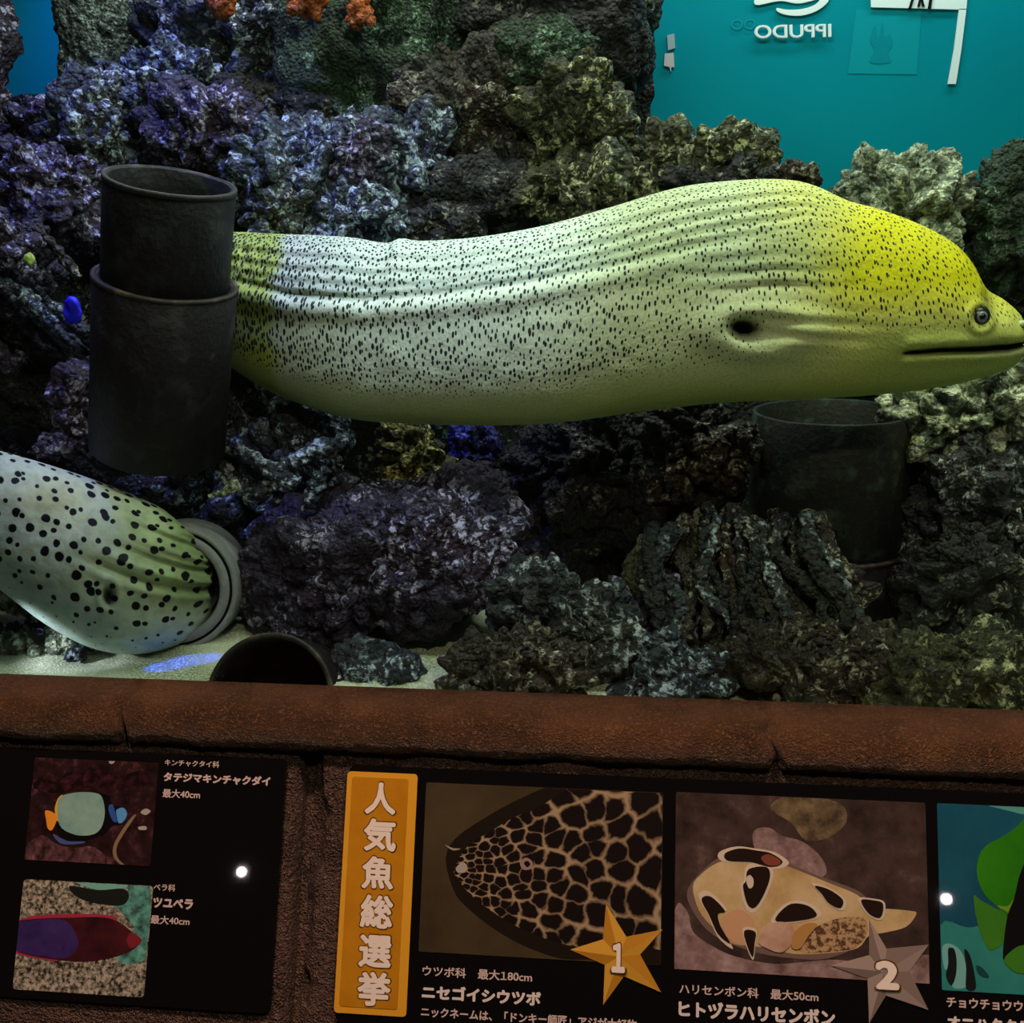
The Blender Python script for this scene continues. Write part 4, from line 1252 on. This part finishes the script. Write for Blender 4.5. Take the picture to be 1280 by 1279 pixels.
p2.add('fish_print', [(52, 930), (120, 912), (220, 910), (260, 940), (280, 1000), (240, 1045), (160, 1042), (90, 1028), (52, 1010)], noise_print('indigo_scale_print', [(0.3, (0.025, 0.014, 0.10)), (0.7, (0.055, 0.03, 0.16))], 70.0))
p2.add('fish_print', [(470, 955), (506, 985), (470, 1012), (452, 985)], plain('red_snout_print', (0.20, 0.02, 0.03), 0.3))
text('キンチャクタイ科', (206, 957), (274, 960), 949, bl, M_PINKT, bold=0.02)
text('タテジマキンチャクダイ', (204, 978), (338, 982), 966, bl, M_PINKT, bold=0.05)
text('最大40cm', (203, 997), (250, 999), 986, bl, M_PINKT, bold=0.02)
text('ベラ科', (192, 1113), (219, 1115), 1104, bl, M_PINKT, bold=0.02)
text('ツユベラ', (191, 1135), (241, 1137), 1122, bl, M_PINKT, bold=0.05)
text('最大40cm', (188, 1155), (237, 1157), 1144, bl, M_PINKT, bold=0.02)

# ---- right board
u0, v1 = uv_of(437, 956)
_, v0 = uv_of(422, 1279)
br_ = empty('fish_sign', tuple(W3(0.1, v0, 0)))
tag(br_, 'wide black fish ranking board with a golden title bar and three photos', 'sign')
plate('board', rrect(u0, v0, 0.56, v1, 0.006), -0.004, 0.0, M_BOARD, br_)
ga, gb = uv_of(435, 964), uv_of(508, 1271)
gold = noise_print('golden_print', [(0.3, (0.46, 0.19, 0.008)), (0.7, (0.56, 0.25, 0.012))], 30.0)
gold_hi = plain('bright_golden_print', (0.72, 0.36, 0.03), 0.3)
gbar = plate('title_bar', rrect(ga[0], gb[1], gb[0], ga[1], 0.003), 0.0, 0.0012, gold_hi, br_)
o = plate('inner_panel', rrect(ga[0] + 0.004, gb[1] + 0.005, gb[0] - 0.007, ga[1] - 0.004, 0.002), 0.0012, 0.0016, gold, br_)
child2(o, gbar, br_)
ch = '人気魚総選挙'
m_white = plain('title_white_print', (0.85, 0.76, 0.72), 0.35)
m_sh = plain('title_outline_print', (0.10, 0.035, 0.004), 0.35)
boxes = [((456, 495), (978, 1018)), ((454, 495), (1023, 1064)), ((452, 492), (1070, 1111)), ((450, 491), (1118, 1160)), ((448, 489), (1168, 1209)), ((446, 488), (1214, 1257))]
for k_, ((xl, xr), (yt, yb)) in enumerate(boxes):
    o1 = text(ch[k_], (xl - 1.6, yb + 1.5), (xr + 1.6, yb + 1.5), yt - 1.5, br_, m_sh, gbar, bold=0.055, h=0.0018, name='title_character_outline')
    o1 = text(ch[k_], (xl, yb), (xr, yb), yt, br_, m_white, gbar, bold=0.036, h=0.0022, name='title_character')


def moray_print():
    k = N('honeycomb_moray_print')
    uv = k.n('ShaderNodeAttribute', attribute_name='suv').outputs['Vector']
    wn = k.n('ShaderNodeTexNoise', i_Vector=uv, i_Scale=1.6, i_Detail=2.0).outputs['Color']
    uw = k.n('ShaderNodeVectorMath', operation='MULTIPLY_ADD', i_0=wn, i_1=(0.5, 0.5, 0), i_2=uv).outputs[0]
    v1_ = k.n('ShaderNodeTexVoronoi', voronoi_dimensions='2D', feature='SMOOTH_F1', i_Vector=uw, i_Scale=1.0, i_Smoothness=0.12, i_Randomness=0.7).outputs['Distance']
    v2_ = k.n('ShaderNodeTexVoronoi', voronoi_dimensions='2D', feature='DISTANCE_TO_EDGE', i_Vector=uw, i_Scale=1.0, i_Randomness=0.7).outputs['Distance']
    msk = k.math('SUBTRACT', k.math('MULTIPLY', v1_, 0.42), v2_)
    c = k.ramp(msk, [(0.07, (0.010, 0.007, 0.007)), (0.17, (0.17, 0.12, 0.075)), (0.28, (0.36, 0.27, 0.18))])
    return k.set(c, 0.3, 0.4)


pa = Pic(br_, (533, 978), (826, 1207), noise_print('murky_brown_print', [(0.3, (0.030, 0.022, 0.012)), (0.7, (0.070, 0.052, 0.028))], 12.0), orig=(0, 0), sc_=1.0)
pa.add('shade_print', [(560, 1060), (610, 1020), (680, 985), (730, 972), (840, 972), (840, 1215), (760, 1200), (700, 1198), (640, 1175), (590, 1140), (566, 1110)], plain('dark_murk_print', (0.014, 0.010, 0.008), 0.3))
fish = [(568, 1086), (584, 1058), (612, 1040), (642, 1022), (672, 1010), (700, 992), (726, 976), (760, 972), (830, 974), (834, 1060), (834, 1180), (800, 1178), (760, 1180), (726, 1184), (690, 1176), (650, 1160), (616, 1140), (588, 1118), (572, 1098)]
# the printed moray: a fine fan of points so that the honeycomb can grow from the snout backwards
su, sv = uv_of(560, 1086)
fo = clip_rect([uv_of(a, b) for a, b in loop_spline(fish, 4)], pa.u0 + .0003, pa.u1 - .0003, pa.v0 + .0003, pa.v1 - .0003)
fo = np.array(fo)
cc_ = np.array(uv_of(690, 1085))
rings = np.linspace(0.02, 1, 26)
VV = [cc_ + (q - cc_) * r_ for r_ in rings for q in fo]
nf = len(fo)
FF = [(i * nf + j, i * nf + (j + 1) % nf, (i + 1) * nf + (j + 1) % nf, (i + 1) * nf + j) for i in range(25) for j in range(nf)] + [tuple(range(nf))]
mo_ = obj('fish_print', [W3(a, b, 0.0006) for a, b in VV], FF, moray_print(), smooth=False)
d_ = np.array(VV) - np.array([su, sv])
rr_ = np.linalg.norm(d_, axis=1) + 0.035
an = np.arctan2(d_[:, 1], d_[:, 0] + 0.02)
attr(mo_.data, 'suv', 'FLOAT_VECTOR', np.stack([np.log(rr_) * 8.5, an * 8.5, 0 * an], 1))
keep_world(mo_, br_)
child2(mo_, pa.part, br_)
pa.k = 6
pa.add('eye_print', [(650, 1078), (658, 1072), (666, 1078), (664, 1086), (654, 1087)], plain('pinkish_eye_print', (0.30, 0.20, 0.19), 0.3))
pa.add('eye_print', [(655, 1079), (659, 1076), (663, 1080), (659, 1084)], black)
pa.add('nostril_print', [(570, 1085), (578, 1078), (584, 1082), (582, 1090), (573, 1091)], plain('pale_snout_print', (0.38, 0.34, 0.32), 0.3))
pa.add('nostril_print', [(556, 1056), (566, 1060), (576, 1061), (566, 1063)], plain('pale_feeler_print', (0.32, 0.27, 0.23), 0.3))

pb = Pic(br_, (845, 990), (1162, 1230), noise_print('dim_reef_print', [(0.3, (0.022, 0.014, 0.013)), (0.6, (0.065, 0.042, 0.040)), (0.78, (0.14, 0.10, 0.09))], 45.0), orig=(820, 860), sc_=2.783)
pink = noise_print('mauve_coral_print', [(0.35, (0.12, 0.075, 0.075)), (0.6, (0.30, 0.21, 0.22)), (0.78, (0.45, 0.36, 0.37))], 70.0)
pb.add('coral_print', [(70, 760), (110, 780), (130, 850), (200, 900), (280, 935), (420, 960), (600, 945), (720, 950), (960, 930), (970, 1050), (600, 1020), (70, 985)], pink)
pb.add('coral_print', [(335, 520), (350, 490), (395, 487), (440, 515), (510, 535), (575, 590), (590, 650), (520, 660), (440, 622), (355, 575)], pink)
pb.add('coral_print', [(395, 420), (450, 375), (560, 378), (650, 410), (660, 470), (600, 520), (520, 530), (470, 470)], noise_print('olive_coral_print', [(0.35, (0.05, 0.035, 0.022)), (0.7, (0.22, 0.17, 0.10))], 80.0))
pb.add('halo_print', [(110, 700), (190, 610), (250, 580), (330, 575), (440, 600), (530, 640), (610, 670), (712, 712), (740, 770), (720, 880), (600, 940), (470, 940), (330, 915), (200, 860), (130, 780)], plain('dusky_pink_print', (0.16, 0.11, 0.10), 0.3))
skin = noise_print('sandy_fish_print', [(0.3, (0.34, 0.22, 0.10)), (0.5, (0.50, 0.37, 0.18)), (0.72, (0.62, 0.50, 0.33))], 28.0)
pb.add('fish_print', [(128, 690), (160, 645), (210, 610), (265, 595), (335, 590), (440, 615), (520, 645), (600, 678), (700, 720), (745, 768), (800, 768), (880, 775), (905, 785), (870, 830), (800, 850), (740, 862), (700, 905), (600, 922), (480, 925), (400, 905), (320, 897), (255, 885), (200, 835), (150, 775)], skin)
pb.add('speckle_print', [(560, 830), (640, 800), (720, 800), (735, 850), (690, 905), (600, 918), (500, 918), (520, 870)], noise_print('speckled_flank_print', [(0.42, (0.10, 0.05, 0.03)), (0.55, (0.45, 0.31, 0.17))], 260.0, 2.0))
pb.add('cheek_print', [(230, 800), (290, 770), (330, 800), (345, 850), (310, 890), (250, 870)], plain('peach_print', (0.55, 0.33, 0.20), 0.3))
cream = plain('cream_edge_print', (0.62, 0.54, 0.46), 0.3)
blots = [[(240, 575), (290, 558), (350, 565), (400, 575), (440, 605), (400, 622), (330, 605), (250, 600)], [(322, 630), (382, 622), (396, 655), (376, 715), (345, 762), (318, 752), (302, 690), (312, 672)], [(158, 735), (190, 725), (240, 775), (215, 785), (225, 830), (258, 888), (215, 855), (185, 790)], [(306, 845), (345, 848), (342, 890), (336, 935), (318, 900)], [(425, 785), (470, 750), (530, 758), (558, 792), (500, 808), (420, 812)], [(552, 688), (600, 700), (648, 735), (640, 765), (600, 748), (575, 715)], [(712, 738), (755, 738), (788, 750), (780, 797), (740, 785)]]
for b_ in blots:
    pb.add('blotch_edge_print', b_, cream, grow=1.22)
pb.k += 2
dkb = plain('dark_blotch_print', (0.018, 0.010, 0.008), 0.3)
for b_ in blots:
    pb.add('blotch_print', b_, dkb)
pb.add('fin_print', [(355, 880), (385, 825), (430, 812), (470, 825), (480, 870), (440, 918), (385, 905)], noise_print('pale_pink_fin_print', [(0.35, (0.40, 0.24, 0.17)), (0.7, (0.58, 0.43, 0.36))], 60.0))
pb.add('fin_print', [(470, 900), (480, 850), (520, 818), (560, 822), (530, 860), (500, 905)], plain('ochre_fin_print', (0.42, 0.24, 0.08), 0.3))
pb.add('eye_print', [(312, 665), (325, 650), (338, 665), (336, 690), (322, 695)], cream)
pb.add('eye_print', [(365, 590), (390, 578), (430, 598), (425, 615), (385, 615)], plain('dull_red_print', (0.22, 0.06, 0.045), 0.3))

pc = Pic(br_, (1171, 1004), (1420, 1252), noise_print('deep_teal_water_print', [(0.3, (0.006, 0.055, 0.12)), (0.7, (0.012, 0.11, 0.17))], 10.0), orig=(1160, 960), sc_=4.008)
pc.add('water_print', [(60, 790), (200, 800), (360, 780), (1040, 760), (1040, 1180), (60, 1180)], noise_print('sea_green_print', [(0.3, (0.015, 0.19, 0.19)), (0.7, (0.04, 0.28, 0.25))], 14.0))
pc.add('water_print', [(285, 186), (1000, 180), (1000, 300), (470, 232)], plain('pale_sea_print', (0.08, 0.34, 0.32), 0.3), smooth_out=False)
pc.add('stripe_print', [(80, 1000), (70, 900), (110, 880), (165, 920), (190, 1000), (190, 1095), (120, 1095), (140, 1000), (120, 920), (100, 900), (100, 1000)], plain('pale_blue_stripe_print', (0.16, 0.44, 0.46), 0.3))
pc.add('stripe_print', [(100, 910), (128, 905), (142, 960), (138, 1040), (115, 1090), (88, 1040), (100, 980)], plain('black_stripe_print', (0.008, 0.012, 0.014), 0.3))
pc.add('stripe_print', [(180, 910), (205, 930), (225, 1000), (238, 1105), (190, 1105), (190, 1000)], plain('black_stripe_print2', (0.008, 0.012, 0.014), 0.3))
pc.add('fin_print', [(240, 990), (270, 1000), (305, 1045), (280, 1050), (250, 1030)], plain('dark_teal_print', (0.01, 0.06, 0.06), 0.3))
green = noise_print('leaf_green_print', [(0.3, (0.014, 0.15, 0.006)), (0.7, (0.035, 0.25, 0.008))], 16.0)
green2 = noise_print('olive_green_print', [(0.3, (0.03, 0.17, 0.015)), (0.7, (0.06, 0.24, 0.02))], 16.0)
pc.add('fish_print', [(520, 230), (450, 290), (380, 340), (290, 390), (252, 450), (245, 540), (280, 630), (340, 690), (400, 735), (430, 660), (480, 560), (700, 500), (700, 260)], green)
pc.add('fish_print', [(228, 640), (262, 662), (330, 700), (395, 742), (385, 860), (315, 912), (275, 860), (240, 750)], green2)
pc.add('fish_print', [(345, 690), (400, 690), (430, 650), (410, 725), (385, 715)], plain('lime_print', (0.14, 0.32, 0.02), 0.3))
pc.add('fish_print', [(520, 440), (460, 530), (430, 650), (395, 745), (375, 900), (380, 965), (430, 920), (520, 880), (700, 860), (700, 460)], black)
pc.add('fish_print', [(378, 960), (430, 905), (480, 885), (640, 850), (700, 900), (640, 1010), (480, 1030), (415, 1010)], green2)

# stars with folded facets and their numbers
def star(label, pts, cx, cy, cols, digit, dbox):
    p = [uv_of(a, b) for a, b in pts]
    cu_, cv_ = uv_of(cx, cy)
    V_ = [W3(a, b, 0.0012) for a, b in p] + [W3(cu_, cv_, 0.0026)] + [W3(a, b, 0.0) for a, b in p]
    n = len(p)
    F_ = [(n, (i + 1) % n, i) for i in range(n)] + [(i, (i + 1) % n, n + 1 + (i + 1) % n, n + 1 + i) for i in range(n)]
    ms = [0 if i % 2 else 1 for i in range(n)] + [1] * n
    o = obj('star', V_, F_, None, smooth=False, mats=cols, fmat=ms)
    bm = bmesh.new()
    bm.from_mesh(o.data)
    bmesh.ops.recalc_face_normals(bm, faces=bm.faces)
    bm.to_mesh(o.data)
    bm.free()
    keep_world(o, br_)
    o['label'] = label
    (xl, xr), (yt, yb) = dbox
    digit = '１' if digit == '1' else digit
    text(digit, (xl - 1.5, yb + 1.5), (xr + 2.5, yb + 1.5), yt - 1.5, br_, m_sh, o, bold=0.05, h=0.0028, name='number_shadow')
    text(digit, (xl, yb), (xr, yb), yt, br_, m_white, o, bold=0.05, h=0.0032, name='number')


star('gold star with the number 1', [(757.5, 1130), (783, 1171), (828, 1162), (800, 1193), (826, 1240), (780, 1220), (754, 1256), (756, 1206), (713, 1187), (754, 1174)], 774, 1195, [plain('gold_star_dark', (0.46, 0.22, 0.022), 0.3), plain('gold_star_light', (0.60, 0.33, 0.045), 0.3)], '1', ((764, 781), (1178, 1215)))
star('silver star with the number 2', [(1086, 1149), (1108, 1186), (1160, 1181), (1136, 1214), (1160, 1262), (1107, 1244), (1086, 1279), (1084, 1223), (1039, 1207), (1086, 1194)], 1104, 1214, [plain('silver_star_dark', (0.20, 0.155, 0.145), 0.3), plain('silver_star_light', (0.31, 0.25, 0.235), 0.3)], '2', ((1093, 1123), (1200, 1236)))

text('ウツボ科　最大180cm', (528, 1220), (665, 1228), 1207, br_, M_PINKT, bold=0.02)
text('ニセゴイシウツボ', (527, 1249), (676, 1257), 1231, br_, M_TEXT, bold=0.05)
text('ニックネームは、「ドンキー師匠」アジが大好物', (526, 1272), (796, 1287), 1259, br_, M_PINKT, bold=0.03)
text('ハリセンボン科　最大50cm', (849, 1243), (1023, 1252), 1230, br_, M_PINKT, bold=0.02)
text('ヒトヅラハリセンボン', (848, 1272), (1044, 1282), 1251, br_, M_TEXT, bold=0.05)
text('チョウチョウウオ科', (1183, 1260), (1308, 1266), 1246, br_, M_PINKT, bold=0.03)
text('オニハタタテダイ', (1184, 1288), (1325, 1294), 1270, br_, M_TEXT, bold=0.05)

# clear gloss over the boards, and the two distant shop bulbs that glint in it
for m_ in bpy.data.materials:
    if m_.name.endswith(('print', 'print2', 'black_acrylic')):
        bs_ = m_.node_tree.nodes['Principled BSDF']
        bs_.inputs['Coat Weight'].default_value = 1.0
        bs_.inputs['Coat Roughness'].default_value = 0.02
        bs_.inputs['Specular IOR Level'].default_value = 0.0 if 'acrylic' in m_.name else 0.12
for nm, gx0, gy0 in (('shop_bulb_left', 302, 1090), ('shop_bulb_right', 1183, 1124)):
    d_ = ray(gx0, gy0)
    d_ = d_ / np.linalg.norm(d_)
    rf = d_ - 2 * np.dot(d_, SN) * SN
    light('SPOT', nm, tuple(S(gx0, gy0) + rf * 3.4), tuple(S(gx0, gy0 + 30)), 1.6, (1.0, 0.85, 0.8), 0.016, angle=3.6, blend=0.2)
